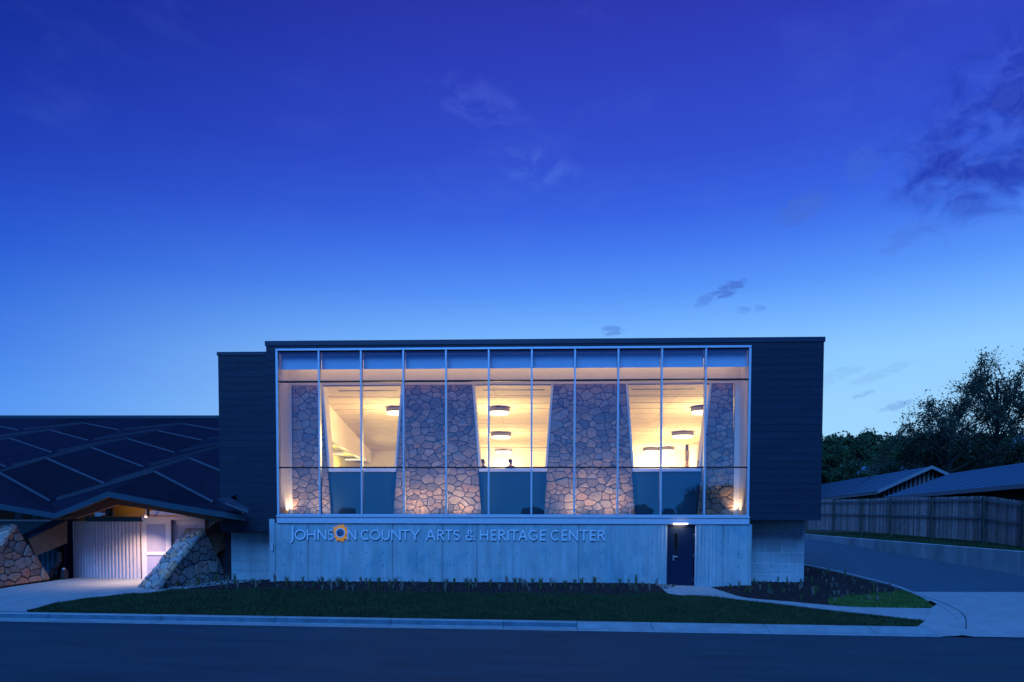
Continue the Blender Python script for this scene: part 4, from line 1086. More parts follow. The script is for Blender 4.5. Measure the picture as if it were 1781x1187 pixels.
for r in range(5):
    A_, B_ = W3[r], W3[r+1]; lift = Vector((0, 0, .0))
    n = min(len(A_), len(B_))
    if len(A_) > 7 and len(B_) > 7: slab3([A_[6][1], B_[6][1], B_[7][1], A_[7][1]], MT['roof'], 'roof_panel', OH)
    elif len(A_) > 7: slab3([A_[6][1], B_[6][1], A_[7][1]], MT['roof'], 'roof_panel', OH)
    for i in range(0, n-2, 2):
        a0, av, a1 = A_[i][1], A_[i+1][1], A_[i+2][1]; b0, bv, b1 = B_[i][1], B_[i+1][1], B_[i+2][1]
        up_ = Vector((0, 0, .0)); 
        slab3([a0, b0, bv, av], MT['roof'], 'roof_panel', OH); slab3([av, bv, b1, a1], MT['roof'], 'roof_panel', OH)
for r in range(6):
    row = W3[r]
    for i in range(len(row)-1):
        (k, p), (k2, q) = row[i], row[i+1]; d = (q-p).normalized()
        if k == 'P':
            MB().bar(p+Vector((0, -.02, -.02)), q-d*.08+Vector((0, -.02, -.02)), .05, .06).build('roof_rib', MT['rib'], OH)
        else:
            MB().bar(p+d*.22+Vector((0, -.02, -.05)), q+Vector((0, -.02, -.05)), .10, .12).build('roof_step', MT['rib2'], OH)
            MB().bar(p+d*.22+Vector((0, -.075, .072)), q+Vector((0, -.075, .072)), .02, .012).build('roof_step_edge', MT['rib'], OH)
# top strip under the long level ridge
rl, rr2 = PD(-60, 727.5, 43), PD(470, 727.5, 43)
tp = [p for _, p in W3[0]]
for i in range(len(tp)-1):
    u0 = rl+(rr2-rl)*((tp[i].x-rl.x)/(rr2.x-rl.x)); u1 = rl+(rr2-rl)*((tp[i+1].x-rl.x)/(rr2.x-rl.x))
    if i == 0: u0 = rl-(rr2-rl)*.1
    slab3([u0, tp[i], tp[i+1], u1], MT['roof'], 'roof_panel', OH)
MB().prism([rl, rr2, rr2+Vector((0, 0, .17)), rl+Vector((0, 0, .17))], (0, .25, 0)).build('ridge_board', MT['fascia'], OH)
# lowest roof fields between the last zigzag and the eaves
L5 = [p for _, p in W3[5]][2:]
slab3([L5[5], PD(396, 869, 24.5), W3[4][7][1]], MT['roof'], 'roof_panel', OH)
for tri in (([L5[0], L5[1], fasc[1], fasc[0]]), ([L5[1], L5[2], fasc[2], fasc[1]]), ([L5[2], L5[3], fasc[3], fasc[2]]), ([L5[3], fasc[4], fasc[3]]), ([L5[3], L5[4], fasc[4]]), ([L5[4], L5[5], fasc[5], fasc[4]]), ([L5[5], PD(396, 869, 24.5), fasc[6], fasc[5]])):
    slab3([p+Vector((0, 0, -.01)) for p in tri], MT['roof'], 'roof_panel', OH)
for i in range(len(fasc)-1):
    if i == 4 or i == 0: pass
    p, q = fasc[i], fasc[i+1]; h = Vector((0, 0, -.20))
    MB().prism([p+h, q+h, q, p], (0, .06, 0)).build('fascia', MT['fascia'], OH)
# soffit panels so that the overhang is closed
for i in range(1, len(fasc)-1):
    p, q = fasc[i]+Vector((0, .07, -.17)), fasc[i+1]+Vector((0, .07, -.17)); v = Vector((0, .95, .20))
    if i == len(fasc)-2: q = p.lerp(q, .82)
    slab3([p, q, q+v, p+v], MT['wood'], 'soffit_board', OH, .04)
# broken eave piece at the corner of the new block
a, b, c, d_ = PD(378, 868, 23.6), PD(398, 864, 23.8), PD(433, 884, 23.2), PD(425, 900, 23.0)
slab3([a, b, c, PD(432, 893, 23.0), PD(388, 873, 23.2)], MT['rib2'], 'eave_corner_flashing', OH, .06)
MB().bar(PD(392, 877, 23.2), PD(431, 892, 23.0), .05, .05).build('roof_rib', MT['rib'], OH)
# timber edge beam behind the fascia
YDR = 1.25
def PYp(x, y, Y=YDR): return PY(x, y, Y)
def beam(px, Y, ext, name='edge_beam', m='wood'):
    return MB().prism([PY(a, b, Y) for a, b in px], (0, ext, 0)).build(name, MT[m], OH)
beam([(188, 863), (204, 878), (128, 903), (84, 905)], -.05, .2)
beam([(188, 863), (392, 903), (378, 908), (300, 893), (204, 878)], -.05, .2)
# clerestory strip
zh = PYp(200, 899).z
for a, b in ((164, 184), (196, 253), (258, 352)):
    pa, pb2 = PYp(a, 899), PYp(b, 899)
    box('clerestory_pane', MT['glass'], pa.x, pb2.x, YDR+.02, YDR+.03, zh+.01, PYp(200, 868).z, OH)
for a, b, m in ((184.6, 191, 'fascia'), (191.5, 195, 'black'), (253.7, 256, 'white'), (256.4, 257.7, 'black')):
    box('clerestory_post', MT[m], PYp(a, 890).x, PYp(b, 890).x, YDR-.03, YDR+.08, zh+.01, PYp(200, 867).z, OH)
wz = PYp(200, 899, 3).z
box('lobby_panel', mat('amber_plywood', (.52, .30, .10), .7, var=.12, vs=2), PY(120, 890, 3.3).x, PY(420, 890, 3.3).x, 3.3, 3.4, 1.8, 4.1, OH)
MB().bar(PY(270, 900, 2.5), PY(275, 892, 2.9), .08, .08).build('lobby_brace', MT['wood'], OH)
lamp('lobby_light', 'AREA', (PY(260, 890, 2.3).x, 2.2, 2.75), 13, (1, .62, .22), OH, 3.0, (0, .9, .35), .4)
# header rail
MB().box(PYp(150, 903).x, PYp(248, 903).x, YDR-.05, YDR+.1, PYp(200, 907.5).z, zh, ).build('header_rail', MT['fascia'], OH)
MB().box(PYp(248, 903).x+.002, PYp(358, 903).x, YDR-.05, YDR+.1, PYp(200, 904.5).z, zh+.002).build('header_rail', MT['white'], OH)
# corrugated wall, slightly bowed
def corrugated(x0, y0, x1, y1, z0, z1, pitch, amp, m, name='corrugated_wall', bow=0, par=OH):
    L2 = math.hypot(x1-x0, y1-y0); n = int(L2/pitch*10); vs = []
    nx, ny = (y1-y0)/L2, -(x1-x0)/L2
    for i in range(n+1):
        t = i/n; s = t*L2; w = amp*math.tanh(1.6*math.sin(2*PI*s/pitch))/.92 + bow*math.sin(PI*t)
        x, y = x0+(x1-x0)*t+nx*w, y0+(y1-y0)*t+ny*w
        vs += [(x, y, z0), (x, y, z1)]
    o = MB().add(vs, [(2*i, 2*i+2, 2*i+3, 2*i+1) for i in range(n)]).build(name, MT[m], par, smooth=True)
    return o
cw0, cw1 = PY(128.5, 1000, 2.0), PY(246.5, 1009, 1.2)
corrugated(cw0.x, 2.0, cw1.x, 1.2, -.1, PYp(200, 907, 1.6).z-.0, .158, .030, 'corr', bow=.12)
# glazed door front
fz = -.05
def DF(x0, x1, y0, y1, m, name, ya=YDR, th=.08):
    a, b = PY(x0, y1, ya), PY(x1, y0, ya); return box(name, MT[m], a.x, b.x, ya, ya+th, a.z, b.z, OH, bevel=.004)
zb = 1012
DF(247, 253.8, 905, zb, 'white', 'door_frame')
DF(254, 297, 905, 911.5, 'white', 'door_frame'); DF(289.5, 297, 911.7, zb, 'white', 'door_frame'); DF(254, 289.3, 960.5, 966, 'white', 'door_frame'); DF(254, 289.3, 1006, zb, 'white', 'door_frame')
DF(254, 289.3, 911.7, 960.3, 'lav', 'frosted_pane', YDR+.03, .02); DF(254, 289.3, 966.2, 1005.8, 'lav', 'frosted_pane', YDR+.03, .02)
DF(302, 356, 905, 912.5, 'white', 'door_frame', YDR+.25); DF(302, 307, 912.7, zb, 'white', 'door_frame', YDR+.25); DF(346, 352, 912.7, zb, 'white', 'door_frame', YDR+.25)
DF(297.2, 301.8, 905, zb, 'lav', 'door_frame', YDR+.3); DF(307.2, 345.8, 912.7, zb, 'lav', 'frosted_pane', YDR+.28, .02)
DF(353.5, 356, 912.7, zb, 'white', 'door_frame', YDR+.25)
cr0, cr1 = PY(357, 960, 1.7), PY(404, 960, 1.7)
corrugated(cr0.x, 1.7, cr1.x, 1.7, -.1, 2.5, .158, .03, 'corr', 'corrugated_wall')
box('corner_post', MT['black'], PY(383, 960, 1.2).x, PY(401, 960, 1.2).x, 1.2, 1.6, -.2, 2.6, OH)
box('dark_side_wall', MT['cladflat'], PY(388, 960, .9).x, PY(401, 960, .9).x, 1.62, 6, -.2, 2.7, OH)
# navy wall and columns left of the corrugated wall
box('navy_wall', MT['door'], PY(113, 960, 2.1).x, PY(128, 960, 2.1).x-.01, 2.1, 2.4, -.2, 3.2, OH)
box('steel_post', MT['black'], PY(98, 960, 2.3).x, PY(105, 960, 2.3).x, 2.3, 2.5, -.2, 2.9, OH)
cx0, cx1 = PY(-90, 960, 4).x, PY(112, 960, 4).x
corrugated(cx0, 4, cx1, 4, -.2, PY(60, 935, 4).z, .22, .03, 'teal', 'corrugated_wall')
box('teal_panel', MT['teal'], cx0, cx1, 3.9, 4.1, PY(60, 934, 4).z, PY(60, 907, 3.9).z, OH)
box('light_rail', MT['alu'], cx0, cx1, 3.84, 4.0, PY(60, 907, 3.84).z+.003, PY(60, 904.3, 3.84).z, OH)
for i, (a, b) in enumerate(((0, 22), (26, 38), (42, 52), (56, 66))):
    box('clerestory_panel', MT['wood' if i % 2 == 0 else 'teal'], PY(a, 900, 4.2).x, PY(b, 900, 4.2).x, 4.2, 4.25, PY(30, 903.5, 4.2).z, PY(30, 890+i*2, 4.2).z, OH)
box('hall_back_wall', MT['cladflat'], -36, XLL-.5, 12, 12.2, -.3, 4.6, OH)
# glulam struts coming down onto the stone buttresses
def strut(side, w, name='timber_strut'):
    P_ = [PD(x, y, d) for x, y, d in side]; back = PD(*w)-P_[0]
    MB().prism(P_, back).build(name, MT['wood'], OH)
    cv = [P_[0]+Vector((-.01, -.01, .012)), P_[1]+Vector((0, -.01, .012))]
    MB().prism([cv[0], cv[1], cv[1]+Vector((0, 0, .03)), cv[0]+Vector((0, 0, .03))], back*1.02).build('strut_flashing', MT['fascia'], OH)
strut([(50, 939, 25.3), (117, 906, 26.3), (117, 945, 26.3), (63, 967, 25.5)], (38, 933, 25.9))
strut([(361, 935, 25.6), (401, 906, 26.4), (401, 948, 26.4), (376, 965, 25.8)], (354, 927, 26.0))
# small downlight over the door
c = PY(254, 900, YDR-1.0)
dl = empty('downlight', (c.x, c.y, c.z), 'small glowing downlight under the timber eaves at the entrance door', 'lamp')
lathe([(.05, 0), (.06, .02), (.06, .09)], (c.x, c.y, c.z), 14).build('lamp_body', MT['white'], dl)
lathe([(.04, 0), (.042, .006)], (c.x, c.y, c.z-.008), 14).build('lens', MT['lampu'], dl)
lamp('downlight_beam', 'SPOT', (c.x, c.y, c.z-.03), 560, (1, .60, .38), dl, .06, (-.28, .0, -1), spot=rad(118), blend=.9)
lamp('added_eave_glow', 'POINT', (c.x, c.y-.1, c.z-.12), 9, (1, .55, .28), dl, .08)  # extra point lamp added to warm the timber eave beams
# dark fire-department pipes beside the navy wall
pp = empty('standpipe', (PY(100, 1002, .9).x, .9, zt(-15, .9)), 'black bent standpipe on the paving beside the navy wall', 'pipe')
mb = MB(); pts = [PY(89, 1006, .9), PY(92, 992, .9), PY(98, 986, .9), PY(103, 978, .9), PY(103, 960, .9)]
for a, b in zip(pts[:-1], pts[1:]): mb.tube(a, b, .09, .09, 10)
mb.build('pipe', MT['pipe'], pp)
MB().tube(PY(112, 1006, .9), PY(112, 990, .9), .14, .12, 12).build('pipe_body', MT['pipe'], pp)
box('outlet_cap', MT['alu'], PY(109.5, 990, .75).x, PY(112.5, 990, .75).x, .72, .78, PY(110, 991, .75).z, PY(110, 988, .75).z, pp)

# stone buttresses
def buttress(A, Bp, C, Dn, E_, back, lab, seed):
    c = (Dn+E_+C)/3; o = empty('stone_buttress', (c.x, c.y, zt(c.x, c.y)), lab, 'buttress')
    bm = bmesh.new()
    for v in [A, Bp, C, Dn, E_]+back: bm.verts.new(v)
    bmesh.ops.convex_hull(bm, input=bm.verts[:]); 
    me = bpy.data.meshes.new('mortar'); bm.to_mesh(me); bm.free(); me.transform(Matrix.Translation(-origin(o))); me.materials.append(MT['fmortar'])
    q = bpy.data.objects.new('mortar', me); COL.objects.link(q); q.parent = o
    R_ = random.Random(seed)
    for face, size, g in (([A, Dn, E_], .40, .03), ([Bp, C, Dn, A], .34, .028)):
        n = (face[1]-face[0]).cross(face[2]-face[0]).normalized()
        if n.dot(CAM-face[0]) < 0: n = -n
        ex = Vector((0, 0, 1)).cross(n).normalized(); ey = n.cross(ex).normalized()
        if ex.x < 0: ex = -ex
        O_ = face[0]; pl_ = [((p-O_).dot(ex), (p-O_).dot(ey)) for p in face]
        stonework(o, MT['fieldstone'], O_, ex, ey, n, pl_, size, gap=g, depth=.05, elong=1.25, rnd=R_)
    # coping stones along the ridge
    k = 9; rd = (Dn-A); 
    for i in range(k):
        t0, t1 = i/k+.008, (i+1)/k-.008
        p, q2 = A+rd*t0, A+rd*t1
        n1_ = (Dn-A).cross(E_-A).normalized(); n1_ = n1_ if n1_.dot(CAM-A) > 0 else -n1_
        MB().bar(p+n1_*R_.uniform(.0, .03)-Vector((0, 0, .05)), q2+n1_*R_.uniform(0, .03)-Vector((0, 0, .05)), R_.uniform(.11, .17), .10, up=n1_+Vector((0, 0, .6))).build('stone', MT['fieldstone'], o, bevel=.02)
    return o
def onplane(px, py, a, b, c):
    n = (b-a).cross(c-a); d = ray(px, py); t = (a-CAM).dot(n)/d.dot(n); return CAM+d*t
A_ = PD(353, 919, 25.3); D_ = PD(262, 1034, 22.6); C_ = PD(231, 1034, 22.7); E_ = PD(398, 1010, 26.6)
n_ = (D_-A_).cross(C_-A_)
B_ = PD(326, 920, 26.0)
C_ = onplane(230, 1035, A_, D_, B_) 
buttress(A_, B_, C_, D_, E_, [PD(380, 1006, 27.4), PD(300, 1010, 27.2)], 'big wedge shaped fieldstone buttress right of the entrance door', 11)
A2 = PD(25, 912, 25.0); D2 = PD(-66, 1032, 22.5); C2 = PD(-100, 1032, 22.6); E2 = PD(89, 1009, 26.2); B2 = PD(-4, 914, 25.7)
C2 = onplane(-98, 1033, A2, D2, B2)
buttress(A2, B2, C2, D2, E2, [PD(70, 1006, 27), PD(-20, 1010, 27)], 'fieldstone buttress cut off by the left edge of the picture', 12)

# ================================================================== RIGHT SIDE: RETAINING WALL, FENCE, HOUSES
yard_z = lambda x, y: 1.22
def wtop(y):
    p = PX(1402, 929.5, WALLX); q = PX(1781, 960, WALLX); return p.z+(q.z-p.z)*(y-p.y)/(q.y-p.y)
RW = empty('retaining_wall', (WALLX, 2, 0), 'long low concrete retaining wall along the driveway below the wooden fence', 'wall')
yy = -3.0; k = 0
while yy < 30:
    y1 = yy+3.4
    MB().prism([(WALLX, yy+.008, -.6), (WALLX, y1-.008, -.6), (WALLX, y1-.008, wtop(y1)), (WALLX, yy+.008, wtop(yy))], (.24, 0, 0)).build('wall_panel', MT['rwall'], RW, bevel=.012)
    yy = y1
MB().prism([(WALLX+.02, -3, -.6), (WALLX+.02, 30, -.6), (WALLX+.02, 30, wtop(30)-.03), (WALLX+.02, -3, wtop(-3)-.03)], (.2, 0, 0)).build('joint_backing', MT['black'], RW)
FXF = 21.3
def yz(x, y): return wtop(min(y, 30))-.02 + .03*(x-WALLX)
sheet('yard', MT['soil'], WALLX+.23, 70, -3, 60, lambda x, y: yz(min(x, 30), y) if x > WALLX+.3 else wtop(min(y, 30))-.03, 25, 40)
YG = [(WALLX+.3, -2.9), (34, -2.9), (34, 30), (WALLX+.3, 30)]
_zt = zt
zt_yard = lambda x, y: yz(x, y)
zt = zt_yard
blades('grass', [(WALLX+.3, 0), (26, 0), (26, 26), (WALLX+.3, 26)], 42000, .05, .18, 8, MT['grass'], 'rough grass strip between the retaining wall and the wooden fence')
zt = _zt
FN = empty('wooden_fence', (FXF, 10, yz(FXF, 10)), 'tall weathered board fence with posts and two rails on top of the bank', 'fence')
corner = PX(1711, 900, FXF); 
postpx = [1402, 1451, 1499, 1550, 1621, 1711]
ys = [PX(x, 900, FXF).y for x in postpx]
ztopF = [PX(x, t, FXF).z for x, t in zip(postpx, (871, 869.5, 868.5, 866.5, 865, 863.5))]
zbotF = [PX(x, t, FXF).z for x, t in zip(postpx, (921, 921, 924, 928, 934, 941))]
nodes = [(FXF, y, a, b) for y, a, b in zip(ys, zbotF, ztopF)]
# beyond the corner the fence turns to the right, running down the street side
e1 = PD(1781, 905, (corner-CAM).dot(FWD)-3.2); 
dirx, diry = e1.x-FXF, e1.y-corner.y
for k in (1, 2, 3):
    x = FXF+dirx*k*1.0; y = corner.y+diry*k*1.0; dep = (Vector((x, y, 1))-CAM).dot(FWD); px = 890.5+FPX*((Vector((x, y, 1))-CAM).dot(RT))/dep
    nodes.append((x, y, PD(px, 941+10*k, dep).z, PD(px, 863.5+9.5*k, dep).z))
for i, (x, y, a, b) in enumerate(nodes):
    MB().box(x-.075, x+.03, y-.06, y+.06, a-.3, b-.01).build('post', MT['post'], FN)
for i in range(len(nodes)-1):
    x0, y0, a0, b0 = nodes[i]; x1, y1, a1, b1 = nodes[i+1]; L2 = math.hypot(x1-x0, y1-y0); n = max(1, round(L2/.145))
    dx, dy = (x1-x0)/L2, (y1-y0)/L2; ox, oy = -dy, dx   # towards the back
    if ox < 0: ox, oy = -ox, -oy
    for f in (.90, .50, .10):
        if f == .10: continue
        p = Vector((x0, y0, a0+(b0-a0)*f)); q = Vector((x1, y1, a1+(b1-a1)*f)); off_ = Vector((ox, oy, 0))*.045; e_ = Vector((dx, dy, 0))*.04
        MB().bar(p+off_*.2+e_, q+off_*.2-e_, .04, .09).build('rail', MT['trim'], FN)
    for j in range(n):
        t0, t1 = (j+.04)/n, (j+.96)/n; jt = random.uniform(-.03, .02); jo = random.uniform(0, .012)
        pts = [(x0+(x1-x0)*t+ox*(.06+jo), y0+(y1-y0)*t+oy*(.06+jo), z) for t, z in ((t0, a0+(a1-a0)*t0-.03), (t1, a0+(a1-a0)*t1-.03), (t1, b0+(b1-b0)*t1+jt-.02), ((t0+t1)/2, b0+(b1-b0)*t1+jt+.01), (t0, b0+(b1-b0)*t0+jt-.02))]
        MB().prism(pts, (ox*.02, oy*.02, 0)).build('board', MT['fence'], FN)

def roofplane(pts, m, name, par, th=.16): return slab3(pts, m, name, par, th)
HB = empty('house', (24, 20, 1.2), 'low ranch house with a broad shingle roof at the right edge of the picture', 'house')
r1, r2 = PD(1900, 788, 36), PD(1655, 823.5, 50); e1_, e2_ = PD(1900, 831, 31.5), PD(1538, 865, 50)
def courses(r1, r2, e1_, e2_, n, par, m='shingle'):
    """shingle courses, each a lapped board-thin strip"""
    for i in range(n):
        t0, t1 = i/n, (i+1)/n; a, b = e1_+(r1-e1_)*t0, e1_+(r1-e1_)*t1; c, d = e2_+(r2-e2_)*t1, e2_+(r2-e2_)*t0
        v = Vector((0, 0, .03))
        MB().add([a+v, d+v, c, b, a-v, d-v, c-v, b-v], [(0, 3, 2, 1), (4, 5, 6, 7), (0, 1, 5, 4), (1, 2, 6, 5), (2, 3, 7, 6), (3, 0, 4, 7)]).build('shingle_course', MT[m], par)
courses(r1, r2, e1_, e2_, 14, HB)
MB().prism([e1_+Vector((0, -.02, -.22)), e2_+Vector((0, -.02, -.22)), e2_+Vector((0, -.02, 0)), e1_+Vector((0, -.02, 0))], (.05, .05, 0)).build('gutter', MT['trim'], HB)
roofplane([r1, r2, r2+Vector((5, 3, -1.4)), r1+Vector((5, 3, -1.4))], MT['shingle'], 'roof_slope', HB)
w1, w2 = e1_+Vector((1.2, .8, -.1)), e2_+Vector((1.2, .8, -.1))
MB().prism([Vector((w1.x, w1.y, 1)), Vector((w2.x, w2.y, 1)), w2, w1], (.2, .1, 0)).build('wall', MT['hwall'], HB)
HA = empty('house', (20, 28, 1.2), 'low house with a battened gable facing the driveway, behind the wooden fence', 'house')
ap = PD(1620, 811.5, 52); rk = PD(1525, 855, 52); rg = PD(1400, 847.5, 74); ea = PD(1400, 871, 74); rr_ = PD(1690, 844, 52)
courses(ap, rg, rk, ea, 12, HA)
slab3([ap, rr_, rr_+(rg-ap), rg], MT['shingle'], 'roof_slope', HA, .12)
MB().prism([rk+Vector((0, 0, -.22)), ea+Vector((0, 0, -.22)), ea, rk], (.05, .05, 0)).build('gutter', MT['trim'], HA)
for p, q in ((rk, ap), (ap, rr_)):
    MB().prism([p+Vector((0, -.12, -.18)), q+Vector((0, -.12, -.18)), q+Vector((0, -.12, .06)), p+Vector((0, -.12, .06))], (0, .08, 0)).build('barge_board', MT['trim'], HA)
gy = ap.y+.6
bl_ = Vector((rk.x+.8, gy, rk.z+.1)); 
MB().prism([(rk.x, gy, rk.z-.1), (rr_.x, gy, rr_.z-.1), (ap.x, gy, ap.z-.12)], (0, .1, 0)).build('gable_wall', MT['hwall'], HA)
n = 22
for i in range(1, n):
    x = rk.x+(rr_.x-rk.x)*i/n
    zt_ = (rk.z+(ap.z-rk.z)*(x-rk.x)/(ap.x-rk.x)) if x < ap.x else (ap.z+(rr_.z-ap.z)*(x-ap.x)/(rr_.x-ap.x))
    MB().box(x-.05, x+.05, gy-.05, gy-.002, rk.z-.9, zt_-.2).build('batten', MT['trim'], HA)
MB().prism([Vector((rk.x+.5, rk.y+.6, 1)), Vector((ea.x+.5, ea.y, 1)), ea+Vector((.5, 0, -.1)), rk+Vector((.5, .6, -.1))], (.2, .1, 0)).build('wall', MT['hwall'], HA)
HCc = empty('house', (40, 60, 1.5), 'dark roofed house with a chimney half hidden among the trees', 'house')
c1, c2, c3, c4 = PD(1500, 812, 78), PD(1620, 795, 78), PD(1640, 818, 74), PD(1480, 835, 74)
slab3([c1, c4, c3, c2], MT['shingle'], 'roof_slope', HCc, .2)
MB().prism([Vector((c4.x+.5, c4.y+.6, 0)), Vector((c3.x-.5, c3.y+.6, 0)), c3+Vector((-.5, .6, -.2)), c4+Vector((.5, .6, -.2))], (0, 3, 0)).build('wall', MT['hwall'], HCc)
q = PD(1572, 806, 77); box('chimney', MT['hwall'], q.x-.35, q.x+.35, q.y-.3, q.y+.5, q.z-1.2, PD(1572, 797, 77).z, HCc)
HD = empty('house', (50, 55, 3), 'pale roofed house glimpsed through the trees at the far right edge', 'house')
g1, g2, g3, g4 = PD(1762, 762, 80), PD(1860, 745, 80), PD(1860, 785, 76), PD(1755, 790, 76)
slab3([g1, g4, g3, g2], MT['trim'], 'roof_slope', HD, .2)
MB().prism([Vector((g4.x+.5, g4.y+.6, 0)), Vector((g3.x-.5, g3.y+.6, 0)), g3+Vector((-.5, .6, -.2)), g4+Vector((.5, .6, -.2))], (0, 3, 0)).build('wall', MT['hwall'], HD)

# ================================================================== TREES
def leafmesh(name, pts, size, m, seed):
    """many small leaf faces at the given points (n,3)"""
    rng = np.random.RandomState(seed); n = len(pts)
    a = rng.normal(size=(n, 3)); a /= np.linalg.norm(a, axis=1)[:, None]
    b = np.cross(a, rng.normal(size=(n, 3))); b /= np.linalg.norm(b, axis=1)[:, None]
    s = (size*(.6+.8*rng.rand(n)))[:, None]
    V = np.zeros((n, 4, 3)); V[:, 0] = pts-a*s; V[:, 1] = pts+b*s*.45; V[:, 2] = pts+a*s; V[:, 3] = pts-b*s*.45
    me = bpy.data.meshes.new(name); me.vertices.add(n*4); me.vertices.foreach_set('co', V.ravel())
    me.loops.add(n*4); me.loops.foreach_set('vertex_index', np.arange(n*4)); me.polygons.add(n)
    me.polygons.foreach_set('loop_start', np.arange(n)*4); me.polygons.foreach_set('loop_total', np.full(n, 4)); me.update(calc_edges=True)
    me.materials.append(m); return me
def tree(px, pbase, ptop, wpx, dep, lab, seed, leaf='leafd', dense=1.0, lsize=.12, group='trees beyond the houses', lean=0, low=.3, base_z=1.0, airy=False, nl=9):
    """trunk, forking limbs and twigs, with leaves scattered along every twig"""
    rng = random.Random(seed); nr = np.random.RandomState(seed)
    b = PD(px, pbase, dep); t = PD(px+lean, ptop, dep); zb = base_z; H = t.z-zb; Wd = wpx*dep/FPX/2
    root = empty('tree', (b.x, b.y, zb), lab, 'tree', group)
    mb = MB(); base = Vector((b.x, b.y, zb)); top = Vector((t.x, t.y, t.z)); fork = base.lerp(top, low)
    mb.tube(base-Vector((0, 0, .3)), fork, .024*H, .017*H, 8)
    P_ = []
    def env(q):
        """crown envelope: uneven dome"""
        dx, dy = (q.x-(b.x+t.x)/2)/Wd, (q.y-b.y)/Wd; rr = math.hypot(dx, dy); an = math.atan2(dy, dx)
        am = 2.0 if airy else 1.2
        lim = zb+H*(.97-.34*min(1.3, rr)**2+am*.05*(math.sin(an*3+seed)-.6)+am*.045*(math.sin(dx*8+seed*2)-.5))
        return lim
    def twigs(p, d, L2, depth):
        q = p+d*L2
        if q.z > env(q)-.02*H: q.z = env(q)-rng.uniform(.02, .07)*H
        w = .0045*H*(1, .55, .28)[depth]
        mb.tube(p, q, w, w*.5, 4, False)
        if depth == 2:
            n = int((24 if airy else 26)*dense); u = nr.rand(n)[:, None]*1.15; sg = L2*(.17 if airy else .42)
            P_.append(np.array(p)+(np.array(q)-np.array(p))*u+np.clip(nr.normal(size=(n, 3)), -1.6, 1.6)*sg*(.35+.65*u)); return
        for k in range((4, 5)[depth]):
            s = rng.uniform(.3, 1); st = p.lerp(q, s)
            nd = (d+Vector((rng.gauss(0, .65), rng.gauss(0, .6), rng.gauss(.12, .45)))).normalized()
            twigs(st, nd, L2*rng.uniform(.45, .75), depth+1)
    for i in range(nl):
        a = 2*PI*i/nl+rng.uniform(-.3, .3); f = rng.random()
        st = base.lerp(top, low+(.75-low)*f*.8) + Vector((0, 0, 0)); el = rng.uniform(.25, .9)+f*.5
        d = Vector((math.cos(a)*math.cos(el), math.sin(a)*math.cos(el)*.8, math.sin(el))).normalized()
        twigs(st, d, Wd*rng.uniform(.55, .85), 0)
    mb.tube(fork, base.lerp(top, .8), .015*H, .006*H, 7, False); twigs(base.lerp(top, .62), Vector((.1, 0, 1)).normalized(), H*.2, 0)
    mb.build('trunk', MT['bark'], root)
    P_ = np.concatenate(P_)
    me = leafmesh('crown', P_-np.array(root.location), lsize, MT[leaf], seed)
    o = bpy.data.objects.new('crown', me); COL.objects.link(o); o.parent = root
    return root
tree(1735, 860, 596, 270, 62, 'tallest airy tree at the right edge with sky showing through its leaves', 21, 'leafl', 1.15, .11, airy=True, nl=24)
tree(1650, 860, 662, 255, 60, 'airy spreading tree left of the tallest one, reaching over the roofs', 22, 'leafl', 1.05, .11, airy=True, nl=20, lean=4)
tree(1585, 860, 735, 80, 64, 'small round dark tree in front of the airy trees', 23, dense=1.2, low=.2)
tree(1535, 860, 733, 62, 72, 'dark pointed tree in the middle of the tree line', 24, dense=1.1, low=.2, nl=10)
tree(1497, 860, 731, 52, 70, 'dark tufted tree left of the pointed one', 25, dense=1.1, low=.2, nl=10)
tree(1455, 860, 741, 66, 74, 'dark tree at the right corner of the gallery block', 26, dense=1.1, low=.2, nl=10)
tree(1425, 862, 748, 50, 80, 'dark tree mostly hidden by the gallery block', 27, dense=1.1, low=.2)
tree(1465, 870, 790, 100, 86, 'low leafy tree close behind the left house roof', 28, dense=1.5, low=.12, nl=14)
tree(1540, 870, 768, 110, 82, 'broad low tree behind the gable', 29, dense=1.5, low=.12, nl=14)
tree(1625, 870, 738, 140, 68, 'broad dark tree under the airy crowns', 30, dense=1.7, low=.12, nl=18)
tree(1710, 870, 742, 140, 70, 'broad dark tree below the tallest airy tree', 31, dense=1.7, low=.12, nl=18)
tree(1790, 870, 735, 120, 66, 'dark tree cut off by the right edge of the picture', 32, dense=1.5, low=.12, nl=14)
# far wood closing the view
def mass(name, segs, lab, seed, m='leafd', size=.28):
    rng = np.random.RandomState(seed); P_ = []
    for (x0, x1, y0, y1, dep, n) in segs:
        for _ in range(n):
            x = rng.uniform(x0, x1); u = rng.rand(); y = y1+(y0-y1)*u; d = dep+rng.uniform(-3, 3); c = np.array(PD(x, y, d)); r = rng.uniform(.7, 1.6)
            g = rng.normal(size=(110, 3)); g /= np.linalg.norm(g, axis=1)[:, None]; g *= rng.rand(110, 1)**.4
            P_.append(c+g*r)
    P_ = np.concatenate(P_); me = leafmesh(name, P_, size, MT[m], seed); o = bpy.data.objects.new(name, me); COL.objects.link(o); return tag(o, lab, 'wood', kind='stuff')
mass('far_wood', [(1405, 1560, 765, 850, 92, 190), (1560, 1830, 762, 850, 92, 260), (1405, 1830, 800, 855, 84, 200)], 'dark far wood filling the gaps behind the trees and roofs', 41)

